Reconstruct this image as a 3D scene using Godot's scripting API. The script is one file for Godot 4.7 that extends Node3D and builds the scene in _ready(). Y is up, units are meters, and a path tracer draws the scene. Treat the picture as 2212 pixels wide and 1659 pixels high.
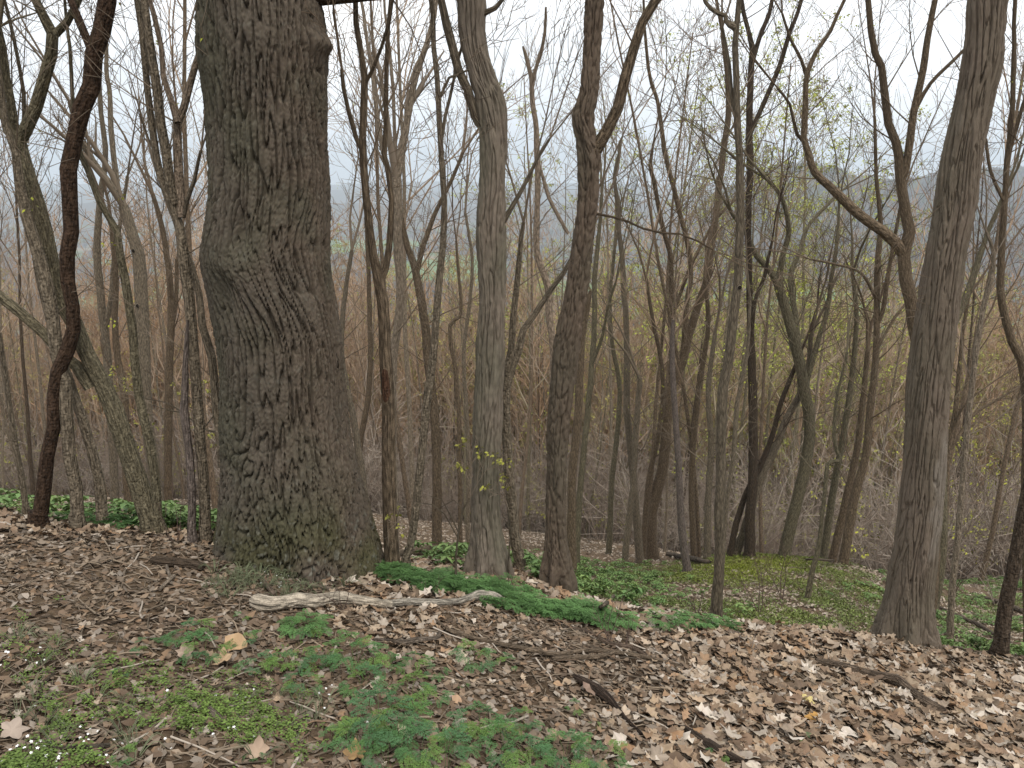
extends Node3D

# ---------------------------------------------------------------- lens of the photograph (in pixels of a 2212 x 1659 copy)
const F := 1664.0
const CX := 1106.0
const CY := 829.5
const PITCH := 0.25307
const EYE := Vector3(0, 1.65, 0)
const FAR_END := 6500.0

class Buf:
	var v := PackedVector3Array()
	var n := PackedVector3Array()
	var c := PackedColorArray()
	var uv := PackedVector2Array()
	var i := PackedInt32Array()
	func mesh() -> ArrayMesh:
		var a := []
		a.resize(Mesh.ARRAY_MAX)
		a[Mesh.ARRAY_VERTEX] = v
		a[Mesh.ARRAY_NORMAL] = n
		a[Mesh.ARRAY_COLOR] = c
		if uv.size() == v.size():
			a[Mesh.ARRAY_TEX_UV] = uv
		a[Mesh.ARRAY_INDEX] = i
		var m := ArrayMesh.new()
		m.add_surface_from_arrays(Mesh.PRIMITIVE_TRIANGLES, a)
		return m

var rng := RandomNumberGenerator.new()
var used := {}
var M := {}
var nz: Array[FastNoiseLite] = []
var t0 := 0
var ground_node: Node3D

func say(s: String) -> void:
	print("%6.1f s  %s" % [(Time.get_ticks_msec() - t0) / 1000.0, s])

# ---------------------------------------------------------------- pixels and points
func ray(px: float, py: float) -> Vector3:
	var s := sin(PITCH)
	var k := cos(PITCH)
	var y := -(py - CY) / F
	return Vector3((px - CX) / F, y * k - s, -y * s - k)

func on_plane(px: float, py: float, d: float) -> Vector3:
	var r := ray(px, py)
	return EYE + r * (d / -r.z)

func metres(w: float, py: float, d: float) -> float:
	return w * (d / -ray(0, py).z) / F

func on_ground(px: float, py: float) -> Vector3:
	var r := ray(px, py)
	var t := 1.2
	var last := t
	for k in 900:
		var p := EYE + r * t
		if p.y < height(p.x, p.z):
			var lo := last
			var hi := t
			for j in 18:
				var m := (lo + hi) * 0.5
				var q := EYE + r * m
				if q.y < height(q.x, q.z):
					hi = m
				else:
					lo = m
			return EYE + r * hi
		last = t
		t *= 1.012
	return EYE + r * 20.0

# ---------------------------------------------------------------- the lie of the land
# for each bearing: distance and the line of sight under which the ground lies there
var col_u := [-0.7, -0.42, -0.2, 0.0, 0.2, 0.35, 0.5, 0.7]
var cols := [
	[[4.1, 1135], [7, 1126], [12, 1108], [20, 1088], [32, 1077]],
	[[4.2, 1180], [8, 1165], [12, 1138], [20, 1104], [32, 1085]],
	[[4.0, 1262], [8, 1234], [12, 1190], [20, 1143], [33, 1112]],
	[[4.0, 1295], [8.8, 1250], [14, 1202], [22, 1163], [34, 1142]],
	[[4.0, 1345], [5.4, 1350], [7.5, 1338], [10, 1290], [14, 1228], [19, 1196], [34, 1180]],
	[[4.0, 1375], [5.4, 1383], [7.5, 1362], [11, 1262], [14, 1206], [17, 1222], [34, 1225]],
	[[4.1, 1395], [5.6, 1402], [8, 1374], [11, 1275], [13.5, 1226], [17, 1262], [34, 1262]],
	[[4.2, 1430], [5.7, 1436], [8, 1406], [12, 1335], [16, 1275], [20, 1258], [34, 1250]]]
var prof := []

func plane_drop(x: float, d: float) -> float:
	return 1.65 + 0.17 * 40.0 * tanh(d / 40.0) + 0.17 * 12.0 * tanh(x / 12.0)

func prepare_ground() -> void:
	for k in cols.size():
		var ds := PackedFloat32Array([0.0])
		var es := PackedFloat32Array([0.0])
		var u: float = col_u[k]
		var first := true
		for q in cols[k]:
			var d: float = q[0]
			var r := ray(CX, q[1])
			var drop: float = d * r.y / r.z
			var e := drop - plane_drop(u * d, d)
			if first:
				ds.append(d - 0.7)
				es.append(0.0)
				ds.append(d)
				es.append(e)
				first = false
			else:
				ds.append(d)
				es.append(e)
		for q in [[60.0, 28.5], [110.0, 54.0], [250.0, 108.0], [420.0, 125.0], [700.0, 130.0], [7000.0, 130.0]]:
			ds.append(q[0])
			es.append(q[1] - plane_drop(u * q[0], q[0]))
		var ts := PackedFloat32Array()
		for j in ds.size():
			if j < 2 or j == ds.size() - 1:
				ts.append(0.0)
			else:
				var a := (es[j] - es[j - 1]) / (ds[j] - ds[j - 1])
				var b := (es[j + 1] - es[j]) / (ds[j + 1] - ds[j])
				ts.append(0.0 if a * b <= 0.0 else 2.0 * a * b / (a + b))
		prof.append([ds, es, ts])

func extra(k: int, d: float) -> float:
	var ds: PackedFloat32Array = prof[k][0]
	var es: PackedFloat32Array = prof[k][1]
	var ts: PackedFloat32Array = prof[k][2]
	if d <= ds[1]:
		return 0.0
	var j := ds.bsearch(d, false) - 1
	j = clampi(j, 0, ds.size() - 2)
	var h := ds[j + 1] - ds[j]
	var t := clampf((d - ds[j]) / h, 0.0, 1.0)
	var t2 := t * t
	var t3 := t2 * t
	return (2 * t3 - 3 * t2 + 1) * es[j] + (t3 - 2 * t2 + t) * h * ts[j] + (3 * t2 - 2 * t3) * es[j + 1] + (t3 - t2) * h * ts[j + 1]

func height(x: float, z: float) -> float:
	var d := -z
	var drop := plane_drop(x, d)
	if d > 2.5:
		var u := clampf(x / d, -0.7, 0.7)
		var k := 0
		while k < 6 and u > col_u[k + 1]:
			k += 1
		var t: float = (u - col_u[k]) / (col_u[k + 1] - col_u[k])
		var a := extra(k, d)
		var b := extra(k + 1, d)
		var t2 := t * t
		var t3 := t2 * t
		if d < 60.0:
			var ma := (b - extra(maxi(k - 1, 0), d)) * 0.5
			var mb := (extra(mini(k + 2, 7), d) - a) * 0.5
			drop += (2 * t3 - 3 * t2 + 1) * a + (t3 - 2 * t2 + t) * ma + (3 * t2 - 2 * t3) * b + (t3 - t2) * mb
		else:
			drop += lerpf(a, b, t)
	var r := sqrt(x * x + z * z)
	var y: float = EYE.y - drop + nz[0].get_noise_2d(x * 1.9, z * 1.9) * 0.018 + nz[0].get_noise_2d(x * 0.45 + 40, z * 0.45) * 0.03 * clampf(r * 0.3, 0.3, 4.0)
	if d > 350.0:
		y += hills(x, d)
	return y

func meadow(x: float, d: float) -> bool:
	for q in [[-100.0, 1230.0, 95.0, 200.0], [-450.0, 930.0, 70.0, 110.0], [60.0, 1000.0, 60.0, 90.0], [-330.0, 1700.0, 160.0, 220.0], [330.0, 800.0, 60.0, 70.0]]:
		var a: float = (x - q[0]) / q[2]
		var b: float = (d - q[1]) / q[3]
		if a * a + b * b < 1.0:
			return true
	return false

func hills(x: float, d: float) -> float:
	var n: float = nz[1].get_noise_2d(x * 0.0022, d * 0.0022)
	var n2: float = nz[1].get_noise_2d(x * 0.009 + 70, d * 0.009)
	var h := 8.0 * n * smoothstep(350.0, 800.0, d)
	# the wooded ridge on the right
	var g := (d - 1400.0 - 0.22 * x) / 300.0
	h += (140.0 + 16.0 * exp(-(x - 560.0) * (x - 560.0) / 9000.0) - 12.0 * exp(-(x - 740.0) * (x - 740.0) / 12000.0) + 0.05 * maxf(x - 750.0, 0.0) + 10.0 * n2) * smoothstep(215.0, 545.0, x + 60.0 * n) * exp(-g * g)
	g = (d - 1050.0 + 0.1 * x) / 160.0
	h += 44.0 * smoothstep(120.0, 420.0, x) * exp(-g * g)
	# ranges farther off
	g = (d - 2700.0) / 450.0
	h += (62.0 + 40.0 * nz[1].get_noise_1d(x * 0.0016 + 3.0)) * exp(-g * g)
	g = (d - 4100.0) / 500.0
	h += (104.0 + 34.0 * nz[1].get_noise_1d(x * 0.0011 + 9.0)) * exp(-g * g)
	g = (d - 5700.0) / 500.0
	h += (138.0 + 26.0 * nz[1].get_noise_1d(x * 0.0009 + 23.0)) * exp(-g * g)
	return h

func up_at(x: float, z: float, e := 0.06) -> Vector3:
	return Vector3(height(x - e, z) - height(x + e, z), 2 * e, height(x, z - e) - height(x, z + e)).normalized()

# ---------------------------------------------------------------- naming and placing
func numbered(called: String) -> String:
	used[called] = used.get(called, 0) + 1
	return called if used[called] == 1 else "%s_%03d" % [called, used[called] - 1]

func thing(called: String, label: String, category: String, at := Vector3.ZERO, group := "") -> Node3D:
	var o := Node3D.new()
	o.name = numbered(called)
	add_child(o)
	o.position = at
	o.set_meta("label", label)
	o.set_meta("category", category)
	if group:
		o.set_meta("group", group)
	return o

func part(called: String, mesh: Mesh, m: Material, parent: Node3D) -> MeshInstance3D:
	var o := MeshInstance3D.new()
	o.name = called
	o.mesh = mesh
	o.material_override = m
	if parent == self:
		o.name = numbered(called)
	parent.add_child(o, true)
	return o

func stuff(called: String, label: String, category: String) -> Node3D:
	var o := Node3D.new()
	o.name = numbered(called)
	add_child(o)
	o.set_meta("kind", "stuff")
	o.set_meta("label", label)
	if category:
		o.set_meta("category", category)
	return o

func scatter(called: String, mesh: Mesh, m: Material, rows: PackedFloat32Array, parent: Node3D) -> void:
	if rows.is_empty():
		return
	var mm := MultiMesh.new()
	mm.transform_format = MultiMesh.TRANSFORM_3D
	mm.use_colors = true
	mm.mesh = mesh
	mm.instance_count = rows.size() / 16
	mm.buffer = rows
	var o := MultiMeshInstance3D.new()
	o.name = called
	o.multimesh = mm
	o.material_override = m
	o.set_meta("kind", "stuff")
	parent.add_child(o, true)

func row(rows: PackedFloat32Array, b: Basis, p: Vector3, c: Color) -> void:
	rows.append_array(PackedFloat32Array([b.x.x, b.y.x, b.z.x, p.x, b.x.y, b.y.y, b.z.y, p.y, b.x.z, b.y.z, b.z.z, p.z, c.r, c.g, c.b, 1.0]))

func tilt(up: Vector3, turn: float, s: float) -> Basis:
	var x := Vector3(cos(turn), 0, sin(turn))
	x = (x - up * x.dot(up)).normalized()
	return Basis(x * s, up * s, x.cross(up) * s)

func srgb(c: Color) -> Color:
	return c.linear_to_srgb()

# ---------------------------------------------------------------- tubes
func tube(b: Buf, pts: PackedVector3Array, rad: PackedFloat32Array, sides: int, col: Color, rough := 0.0, textured := false, seed_ := 0.0) -> void:
	var base := b.v.size()
	var cnt := pts.size()
	var t := (pts[1] - pts[0]).normalized()
	var nn := t.cross(Vector3(0.31, 0.2, 0.93)).normalized()
	var run := 0.0
	var ring := sides + 1 if textured else sides
	var rep := maxf(1.0, roundf(rad[0] * TAU / 0.4))
	for k in cnt:
		if k > 0:
			run += pts[k].distance_to(pts[k - 1])
		if k < cnt - 1 and k > 0:
			t = (pts[k + 1] - pts[k - 1]).normalized()
		elif k > 0:
			t = (pts[k] - pts[k - 1]).normalized()
		nn = (nn - t * nn.dot(t)).normalized()
		var bn := t.cross(nn)
		var r := rad[k]
		for j in ring:
			var a := TAU * j / sides
			var o := nn * cos(a) + bn * sin(a)
			var rr := r
			if rough > 0.0:
				var q := pts[k] + o * r
				rr *= 1.0 + rough * nz[0].get_noise_3d(q.x * 9.0 + seed_, q.y * 3.0, q.z * 9.0)
			b.v.append(pts[k] + o * rr)
			b.n.append(o)
			b.c.append(col)
			if textured:
				b.uv.append(Vector2(rep * j / sides + seed_, run))
	for k in cnt - 1:
		for j in sides:
			var j2 := j + 1 if textured else (j + 1) % sides
			var p0 := base + k * ring + j
			var p1 := base + k * ring + j2
			b.i.append(p0)
			b.i.append(p0 + ring)
			b.i.append(p1)
			b.i.append(p1)
			b.i.append(p0 + ring)
			b.i.append(p1 + ring)

func cap(b: Buf, k_from: int, ring: int, centre: Vector3, n: Vector3, col: Color, uvs := false) -> void:
	# closes the last ring laid
	var at := b.v.size()
	for j in ring:
		b.v.append(b.v[k_from + j])
		b.n.append(n)
		b.c.append(col)
		if uvs:
			b.uv.append(Vector2(0.1, 0.1))
	b.v.append(centre)
	b.n.append(n)
	b.c.append(col)
	if uvs:
		b.uv.append(Vector2(0.1, 0.1))
	var flip := (b.v[at + 1] - centre).cross(b.v[at] - centre).dot(n) < 0.0
	for j in ring:
		b.i.append(at + ring)
		b.i.append(at + (j + 1) % ring if flip else at + j)
		b.i.append(at + j if flip else at + (j + 1) % ring)

func smooth_path(p: PackedVector3Array, r: PackedFloat32Array, step: float) -> Array:
	var op := PackedVector3Array()
	var orr := PackedFloat32Array()
	for k in p.size() - 1:
		var p0 := p[maxi(k - 1, 0)]
		var p3 := p[mini(k + 2, p.size() - 1)]
		var m := clampi(int(p[k].distance_to(p[k + 1]) / step), 1, 12)
		for j in m:
			var t := float(j) / m
			op.append(p[k].cubic_interpolate(p[k + 1], p0, p3, t))
			orr.append(lerpf(r[k], r[k + 1], t))
	op.append(p[p.size() - 1])
	orr.append(r[r.size() - 1])
	return [op, orr]

func blob_leaf(b: Buf, p: Vector3, dir: Vector3, up: Vector3, l: float, w: float, col: Color) -> void:
	# a pointed leaf of two bent halves
	var s := dir.cross(up).normalized() * w
	var at := b.v.size()
	b.v.append(p)
	b.v.append(p + dir * l * 0.45 + s + up * l * 0.06)
	b.v.append(p + dir * l - up * l * 0.12)
	b.v.append(p + dir * l * 0.45 - s + up * l * 0.06)
	for k in 4:
		b.n.append(up)
		b.c.append(col)
	for k in [0, 2, 1, 0, 3, 2]:
		b.i.append(at + k)

# ---------------------------------------------------------------- boughs that grow by themselves
var r_min := 0.0026
var buds := 0.0
var leaf_buf: Buf
var leaf_col := Color(0.3, 0.32, 0.04)
var leaf_size := 0.05
var leaf_n := 4

func bough(b: Buf, p: Vector3, dir: Vector3, length: float, r: float, lev: int, col: Color, rise := 0.1, spread := 0.75, dense := 1.0) -> void:
	var n := 4 if lev > 0 else 3
	var pts := PackedVector3Array([p])
	var rad := PackedFloat32Array([r])
	var seg := length / n
	var d := dir
	var bend := Vector3(rng.randf_range(-1, 1), rng.randf_range(-0.5, 0.9), rng.randf_range(-1, 1)) * 0.16
	for k in n:
		d = (d + bend + Vector3(rng.randf_range(-1, 1), rng.randf_range(-1, 1) + rise * 2.0, rng.randf_range(-1, 1)) * 0.17).normalized()
		p += d * seg
		pts.append(p)
		rad.append(maxf(r * (1.0 - 0.8 * (k + 1) / n), r_min * (0.6 if k == n - 1 else 1.0)))
	tube(b, pts, rad, 3 if r < 0.02 else 5, col)
	if lev <= 0:
		if leaf_buf != null and rng.randf() < buds:
			for k in leaf_n:
				var o := Vector3(rng.randf_range(-1, 1), rng.randf_range(-0.6, 0.6), rng.randf_range(-1, 1))
				var q := p + o * length * 0.25
				var shade := rng.randf_range(0.75, 1.25)
				blob_leaf(leaf_buf, q, (o + Vector3(0, -0.3, 0)).normalized(), Vector3(o.z, 1.2, -o.x).normalized(), leaf_size * rng.randf_range(0.7, 1.3), leaf_size * 0.36, Color(leaf_col.r * shade, leaf_col.g * shade, leaf_col.b))
		return
	var kids := int(round((3.0 + 1.6 * rng.randf() + length * 0.55) * dense))
	var flip := rng.randf() * TAU
	for k in kids:
		var f := 0.22 + 0.78 * (k + rng.randf()) / kids
		var q := f * n
		var j := mini(int(q), n - 1)
		var at := pts[j].lerp(pts[j + 1], q - j)
		var along := (pts[j + 1] - pts[j]).normalized()
		flip += 2.4 + rng.randf_range(-0.5, 0.5)
		var side := along.cross(Vector3(cos(flip), 0.2, sin(flip))).normalized()
		var cd := (along + side * spread * rng.randf_range(0.6, 1.3)).normalized()
		bough(b, at, cd, length * rng.randf_range(0.3, 0.62) * (1.2 - 0.55 * f), maxf(lerpf(rad[j], rad[j + 1], q - j) * 0.62, r_min), lev - 1, col, rise, spread, dense)

# ---------------------------------------------------------------- bark
func bark(kind: int, p: Vector3, soft: float) -> float:
	# height of the bark in metres; p lies on the trunk's surface, soft (0..1) turns ridges into round plates
	var w := nz[2].get_noise_3d(p.x * 2.0, p.y * 0.9, p.z * 2.0) * 0.035
	var x := p.x + w
	var z := p.z - w
	var fine := nz[3].get_noise_3d(p.x * 130, p.y * 80, p.z * 130) * 0.0018
	if kind == 0:      # old oak: long crossing ridges, deep furrows, broken across
		var a := absf(nz[2].get_noise_3d(x * 29.0, p.y * 2.5, z * 29.0))
		var b := nz[4].get_noise_3d(x * 20.0, p.y * 8.5, z * 20.0) + 1.0
		var c := nz[4].get_noise_3d(x * 40.0 + 7.0, p.y * 21.0, z * 40.0) + 1.0
		var f := smoothstep(0.0, 0.20, a)
		var h := f * 0.024 + smoothstep(0.15, 0.5, a) * 0.006 + (smoothstep(0.0, 0.16, b) * 0.008 + 0.005 * nz[5].get_noise_3d(x * 20.0, p.y * 8.5, z * 20.0) + smoothstep(0.0, 0.16, c) * 0.004) * (0.4 + 0.6 * f) - 0.024 + 0.0035 * nz[3].get_noise_3d(p.x * 62, p.y * 40, p.z * 62)
		if soft > 0.02:
			var q := nz[4].get_noise_3d(p.x * 17.0, p.y * 15.0, p.z * 17.0) + 1.0
			h = lerpf(h, smoothstep(0.0, 0.2, q) * 0.016 + 0.007 * nz[5].get_noise_3d(p.x * 17.0, p.y * 15.0, p.z * 17.0) + smoothstep(0.0, 0.16, c) * 0.004 - 0.012, soft)
		return h + fine
	if kind == 1:      # long shaggy strips
		var b := nz[4].get_noise_3d(x * 27.0, p.y * 2.2, z * 27.0) + 1.0
		var a := absf(nz[2].get_noise_3d(x * 30.0, p.y * 1.6, z * 30.0))
		return -0.021 + 0.014 * smoothstep(0.0, 0.14, b) + 0.013 * smoothstep(0.0, 0.20, a) + 0.008 * nz[5].get_noise_3d(x * 27.0, p.y * 2.2, z * 27.0) + fine
	if kind == 2:      # small dark blocks
		var b := nz[4].get_noise_3d(x * 25.0, p.y * 10.0, z * 25.0) + 1.0
		var a := absf(nz[2].get_noise_3d(x * 22.0, p.y * 3.4, z * 22.0))
		return -0.019 + 0.014 * smoothstep(0.0, 0.2, b) + 0.010 * smoothstep(0.0, 0.25, a) + 0.003 * nz[5].get_noise_3d(x * 25.0, p.y * 10.0, z * 25.0) + fine
	# 3: nearly smooth young bark, 4: bare weathered wood
	var q := 2.0 if kind == 3 else 1.0
	return 0.003 * nz[2].get_noise_3d(p.x * 30.0, p.y * 4.0 * q, p.z * 30.0) + 0.002 * nz[3].get_noise_3d(p.x * 70.0, p.y * 16.0 * q, p.z * 70.0) + 0.0014 * nz[3].get_noise_3d(p.x * 20.0, p.y * 60.0, p.z * 20.0)

func bark_maps(kind: int, relief: float) -> Array:
	# [colour, height] that repeat round the trunk every 0.4 m and along it every 1.0 m
	var w := 192
	var h := 480
	var hs := PackedFloat32Array()
	hs.resize(w * h)
	var rr := 0.4 / TAU
	var lo := 1e9
	var hi := -1e9
	for y in h:
		for x in w:
			var a := TAU * x / w
			var v := float(y) / h
			var p := Vector3(cos(a) * rr, v, sin(a) * rr)
			var e := bark(kind, p, 0.0)
			if v > 0.85:
				e = lerpf(e, bark(kind, Vector3(p.x, v - 1.0, p.z), 0.0), (v - 0.85) / 0.15)
			hs[y * w + x] = e
			lo = minf(lo, e)
			hi = maxf(hi, e)
	var him := Image.create(w, h, false, Image.FORMAT_L8)
	var cim := Image.create(w, h, false, Image.FORMAT_RGB8)
	for y in h:
		for x in w:
			var e := (hs[y * w + x] - lo) / (hi - lo)
			him.set_pixel(x, y, Color(e, e, e))
			var a := TAU * x / w
			var g: float = 0.80 + 0.22 * nz[3].get_noise_3d(cos(a) * 2.0, y * 0.03, sin(a) * 2.0) + 0.16 * nz[3].get_noise_3d(cos(a) * 9.0, y * 0.3, sin(a) * 9.0)
			cim.set_pixel(x, y, Color(g, g * 0.985, g * 0.96))
	var m := StandardMaterial3D.new()
	m.vertex_color_use_as_albedo = true
	m.albedo_texture = ImageTexture.create_from_image(cim)
	m.roughness = 0.95
	m.metallic_specular = 0.25
	m.heightmap_enabled = true
	m.heightmap_texture = ImageTexture.create_from_image(him)
	m.heightmap_scale = relief
	return [m]

func plain(rough := 0.95, spec := 0.25) -> StandardMaterial3D:
	var m := StandardMaterial3D.new()
	m.vertex_color_use_as_albedo = true
	m.roughness = rough
	m.metallic_specular = spec
	return m

func edge_at(levels: Array, py: float) -> Vector2:
	# levels: [py, left, right] from the top of the picture down
	var k := 0
	while k < levels.size() - 2 and py > levels[k + 1][0]:
		k += 1
	var a: Array = levels[k]
	var b: Array = levels[k + 1]
	var z: Array = levels[maxi(k - 1, 0)]
	var c: Array = levels[mini(k + 2, levels.size() - 1)]
	var t: float = (py - a[0]) / (b[0] - a[0])
	t = clampf(t, -0.5, 1.6)
	if t < 0.0 or t > 1.0:
		return Vector2(lerpf(a[1], b[1], t), lerpf(a[2], b[2], t))
	return Vector2(cubic_interpolate(a[1], b[1], z[1], c[1], t), cubic_interpolate(a[2], b[2], z[2], c[2], t))

func barked_trunk(levels: Array, d: float, kind: int, around: int, cell: float, shape: Callable, tint: Callable) -> ArrayMesh:
	# a trunk whose bark is modelled; its outline comes from left and right edges
	var top: float = levels[0][0]
	var low: float = levels[levels.size() - 1][0]
	var y_top := on_plane(CX, top, d).y
	var y_low := on_plane(CX, low, d).y - 0.12
	var rows := int((y_top - y_low) / cell)
	var b := Buf.new()
	var ring := around + 1
	b.v.resize((rows + 1) * ring)
	b.n.resize((rows + 1) * ring)
	b.c.resize((rows + 1) * ring)
	for k in rows + 1:
		var y := y_low + (y_top - y_low) * k / rows
		# the picture row of that height
		var drop := EYE.y - y
		var py := CY + F * tan(atan2(drop, d) - PITCH)
		var e := edge_at(levels, py)
		var l := on_plane(e.x, py, d)
		var rt := on_plane(e.y, py, d)
		var cx := (l.x + rt.x) * 0.5
		var r := (rt.x - l.x) * 0.5
		for j in ring:
			var a := TAU * (j % around) / around
			var ca := cos(a)
			var sa := sin(a)
			var got: Vector3 = shape.call(a, y, r)      # extra radius, slide of the grain round the trunk, softness
			var rr := r + got.x
			var a2 := a + got.y / r
			var s := Vector3(cos(a2) * r, y, sin(a2) * r)
			rr += bark(kind, s, got.z)
			b.v[k * ring + j] = Vector3(cx + ca * rr, y, -d + sa * rr)
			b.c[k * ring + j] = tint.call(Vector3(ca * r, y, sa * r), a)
	for k in rows + 1:
		for j in ring:
			var jm := (j - 1 + around) % around
			var jp := (j + 1) % around
			var du := b.v[k * ring + jp] - b.v[k * ring + jm]
			var dv := b.v[mini(k + 1, rows) * ring + j % around] - b.v[maxi(k - 1, 0) * ring + j % around]
			b.n[k * ring + j] = dv.cross(du).normalized()
	b.i.resize(rows * around * 6)
	var at := 0
	for k in rows:
		for j in around:
			var p0 := k * ring + j
			b.i[at] = p0
			b.i[at + 1] = p0 + 1
			b.i[at + 2] = p0 + ring
			b.i[at + 3] = p0 + 1
			b.i[at + 4] = p0 + ring + 1
			b.i[at + 5] = p0 + ring
			at += 6
	return b.mesh()

# ---------------------------------------------------------------- trees that the photograph shows one by one
var barks := {}
var tone := {
	"grey": Color(0.250, 0.208, 0.160), "brown": Color(0.205, 0.158, 0.113), "dark": Color(0.105, 0.080, 0.059), "pale": Color(0.30, 0.25, 0.195),
	"olive": Color(0.215, 0.190, 0.130), "red": Color(0.082, 0.054, 0.039), "dead": Color(0.33, 0.265, 0.205), "violet": Color(0.235, 0.196, 0.176)}

func tree(called: String, label: String, col_name: String, kind: int, stems: Array, d := 0.0, o := {}) -> Node3D:
	var base: Vector3
	var f: Array = stems[0][0]
	if d <= 0.0:
		base = on_ground(f[0], f[1])
		d = -base.z
	else:
		base = on_plane(f[0], f[1], d)
		base.y = height(base.x, base.z)
	var col: Color = tone[col_name]
	var root := thing(called, label, o.get("category", "tree"), base, o.get("group", ""))
	var crown := Buf.new()
	leaf_buf = Buf.new() if o.has("buds") else null
	buds = o.get("buds", 0.0)
	leaf_size = o.get("leaf", 0.022)
	r_min = clampf(0.00023 * d, 0.0018, 0.008)
	var twig_col := Color(col.r * 0.66, col.g * 0.63, col.b * 0.61)
	var dense: float = o.get("dense", 1.0) * 1.3
	for s in stems.size():
		var raw: Array = stems[s]
		var p := PackedVector3Array()
		var r := PackedFloat32Array()
		var off := 0.0
		var slope := 0.0 if s == 0 else rng.randf_range(-0.35, 0.35)
		for k in raw.size():
			var q: Array = raw[k]
			if k > 0:
				off += slope * metres(Vector2(q[0] - raw[k - 1][0], q[1] - raw[k - 1][1]).length(), q[1], d)
			p.append(on_plane(q[0], q[1], d + off) - base)
			r.append(metres(q[2], q[1], d) * 0.5)
		if s == 0:
			# down into the ground, with a flare
			if p[0].y > 0.3:
				p.insert(0, Vector3(p[0].x * 0.6, 0.0, p[0].z))
				r.insert(0, r[0] * 1.05)
			p[0].y = -0.12
			r[0] *= 1.55
			p.insert(1, Vector3(p[0].x * 0.9, 0.10, p[0].z))
			r.insert(1, r[1] * 1.12)
		# past the top of the picture
		var out_top: bool = raw[raw.size() - 1][1] < 12.0
		if out_top and not o.get("snag", false):
			var dir := (p[p.size() - 1] - p[p.size() - 2]).normalized()
			for k in 2:
				dir = (dir + Vector3(rng.randf_range(-0.2, 0.2), 0.15, rng.randf_range(-0.2, 0.2))).normalized()
				p.append(p[p.size() - 1] + dir * (0.10 * d))
				r.append(r[r.size() - 1] * 0.8)
		var sm := smooth_path(p, r, maxf(0.10, r[0] * 1.1))
		var pts: PackedVector3Array = sm[0]
		var rad: PackedFloat32Array = sm[1]
		var wob := r[0] * 0.07
		for k in range(1, pts.size()):
			pts[k] += Vector3(nz[0].get_noise_2d(pts[k].y * 5.0, s * 7.0 + base.x), 0, nz[0].get_noise_2d(pts[k].y * 5.0 + 31.0, s * 7.0 + base.x)) * wob
		if s == 0 and o.has("levels"):
			part("trunk", barked_trunk(o.levels, d, kind, o.around, o.cell, o.shape, o.tint), M.bark, root).position = -base
		else:
			var b := Buf.new()
			var sides := 16 if raw[0][2] > 20 else 10
			var c2: Color = tone[o.tints[s]] if o.has("tints") and o.tints.has(s) else col
			tube(b, pts, rad, sides, c2, 0.11, true, base.x * 3.1 + s)
			cap(b, b.v.size() - sides - 1, sides, pts[pts.size() - 1], (pts[pts.size() - 1] - pts[pts.size() - 2]).normalized(), Color(0.3, 0.24, 0.17), true)
			part("trunk" if s == 0 else "branch", b.mesh(), barks[kind if kind > 0 else 3], root)
		if o.get("bare", false) or s > 0 and pts[0].distance_to(pts[pts.size() - 1]) < 0.25:
			continue
		# twigs along it
		var total := 0.0
		for k in range(1, pts.size()):
			total += pts[k].distance_to(pts[k - 1])
		var from: float = o.get("clear", 0.45) * total if s == 0 else 0.12 * total
		var next := from + rng.randf() * 0.5
		var run := 0.0
		for k in range(1, pts.size()):
			run += pts[k].distance_to(pts[k - 1])
			while run > next:
				next += rng.randf_range(0.35, 0.95) * (0.6 + d * 0.035) / dense
				var along := (pts[k] - pts[k - 1]).normalized()
				var turn := rng.randf() * TAU
				var side := along.cross(Vector3(cos(turn), 0.1, sin(turn))).normalized()
				var len: float = rng.randf_range(0.5, 1.0) * (0.7 + 0.075 * d) * o.get("reach", 1.0)
				bough(crown, pts[k], (along * rng.randf_range(0.5, 1.2) + side).normalized(), len, clampf(rad[k] * 0.26, r_min * 1.4, 0.0011 * d), 2, twig_col, 0.12)
		if rad[rad.size() - 1] > r_min * 2.0 and not o.get("snag", false):
			var dir := (pts[pts.size() - 1] - pts[pts.size() - 2]).normalized()
			for k in 2:
				var turn := rng.randf() * TAU
				bough(crown, pts[pts.size() - 1], (dir + Vector3(cos(turn), 0.2, sin(turn)) * 0.35 * k).normalized(), (0.11 * d + 0.6) * minf(1.0, o.get("reach", 1.0)), rad[rad.size() - 1] * 0.8, 2, twig_col, 0.15)
	if crown.v.size():
		part("crown", crown.mesh(), M.twig, root)
	if leaf_buf != null and leaf_buf.v.size():
		part("foliage", leaf_buf.mesh(), M.leaf, root)
	leaf_buf = null
	for q in o.get("holes", []):
		var e := on_plane(q[0], q[1], d) - base
		var hb := Buf.new()
		var hr := metres(q[2], q[1], d) * 0.5
		var tr := metres(q[3], q[1], d) * 0.5
		tube(hb, PackedVector3Array([e + Vector3(0, 0, tr * 0.75), e + Vector3(0, 0, tr * 1.06)]), PackedFloat32Array([hr * 1.3, hr * 1.15]), 9, col)
		part("knot", hb.mesh(), M.twig, root)
		var ib := Buf.new()
		tube(ib, PackedVector3Array([e + Vector3(0, 0, tr * 0.9), e + Vector3(0, 0, tr * 1.0)]), PackedFloat32Array([hr * 1.1, hr * 1.1]), 9, Color(0.02, 0.016, 0.012))
		cap(ib, ib.v.size() - 9, 9, e + Vector3(0, 0, tr * 1.01), Vector3(0, 0, 1), Color(0.02, 0.016, 0.012))
		part("hole", ib.mesh(), M.twig, root)
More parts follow.
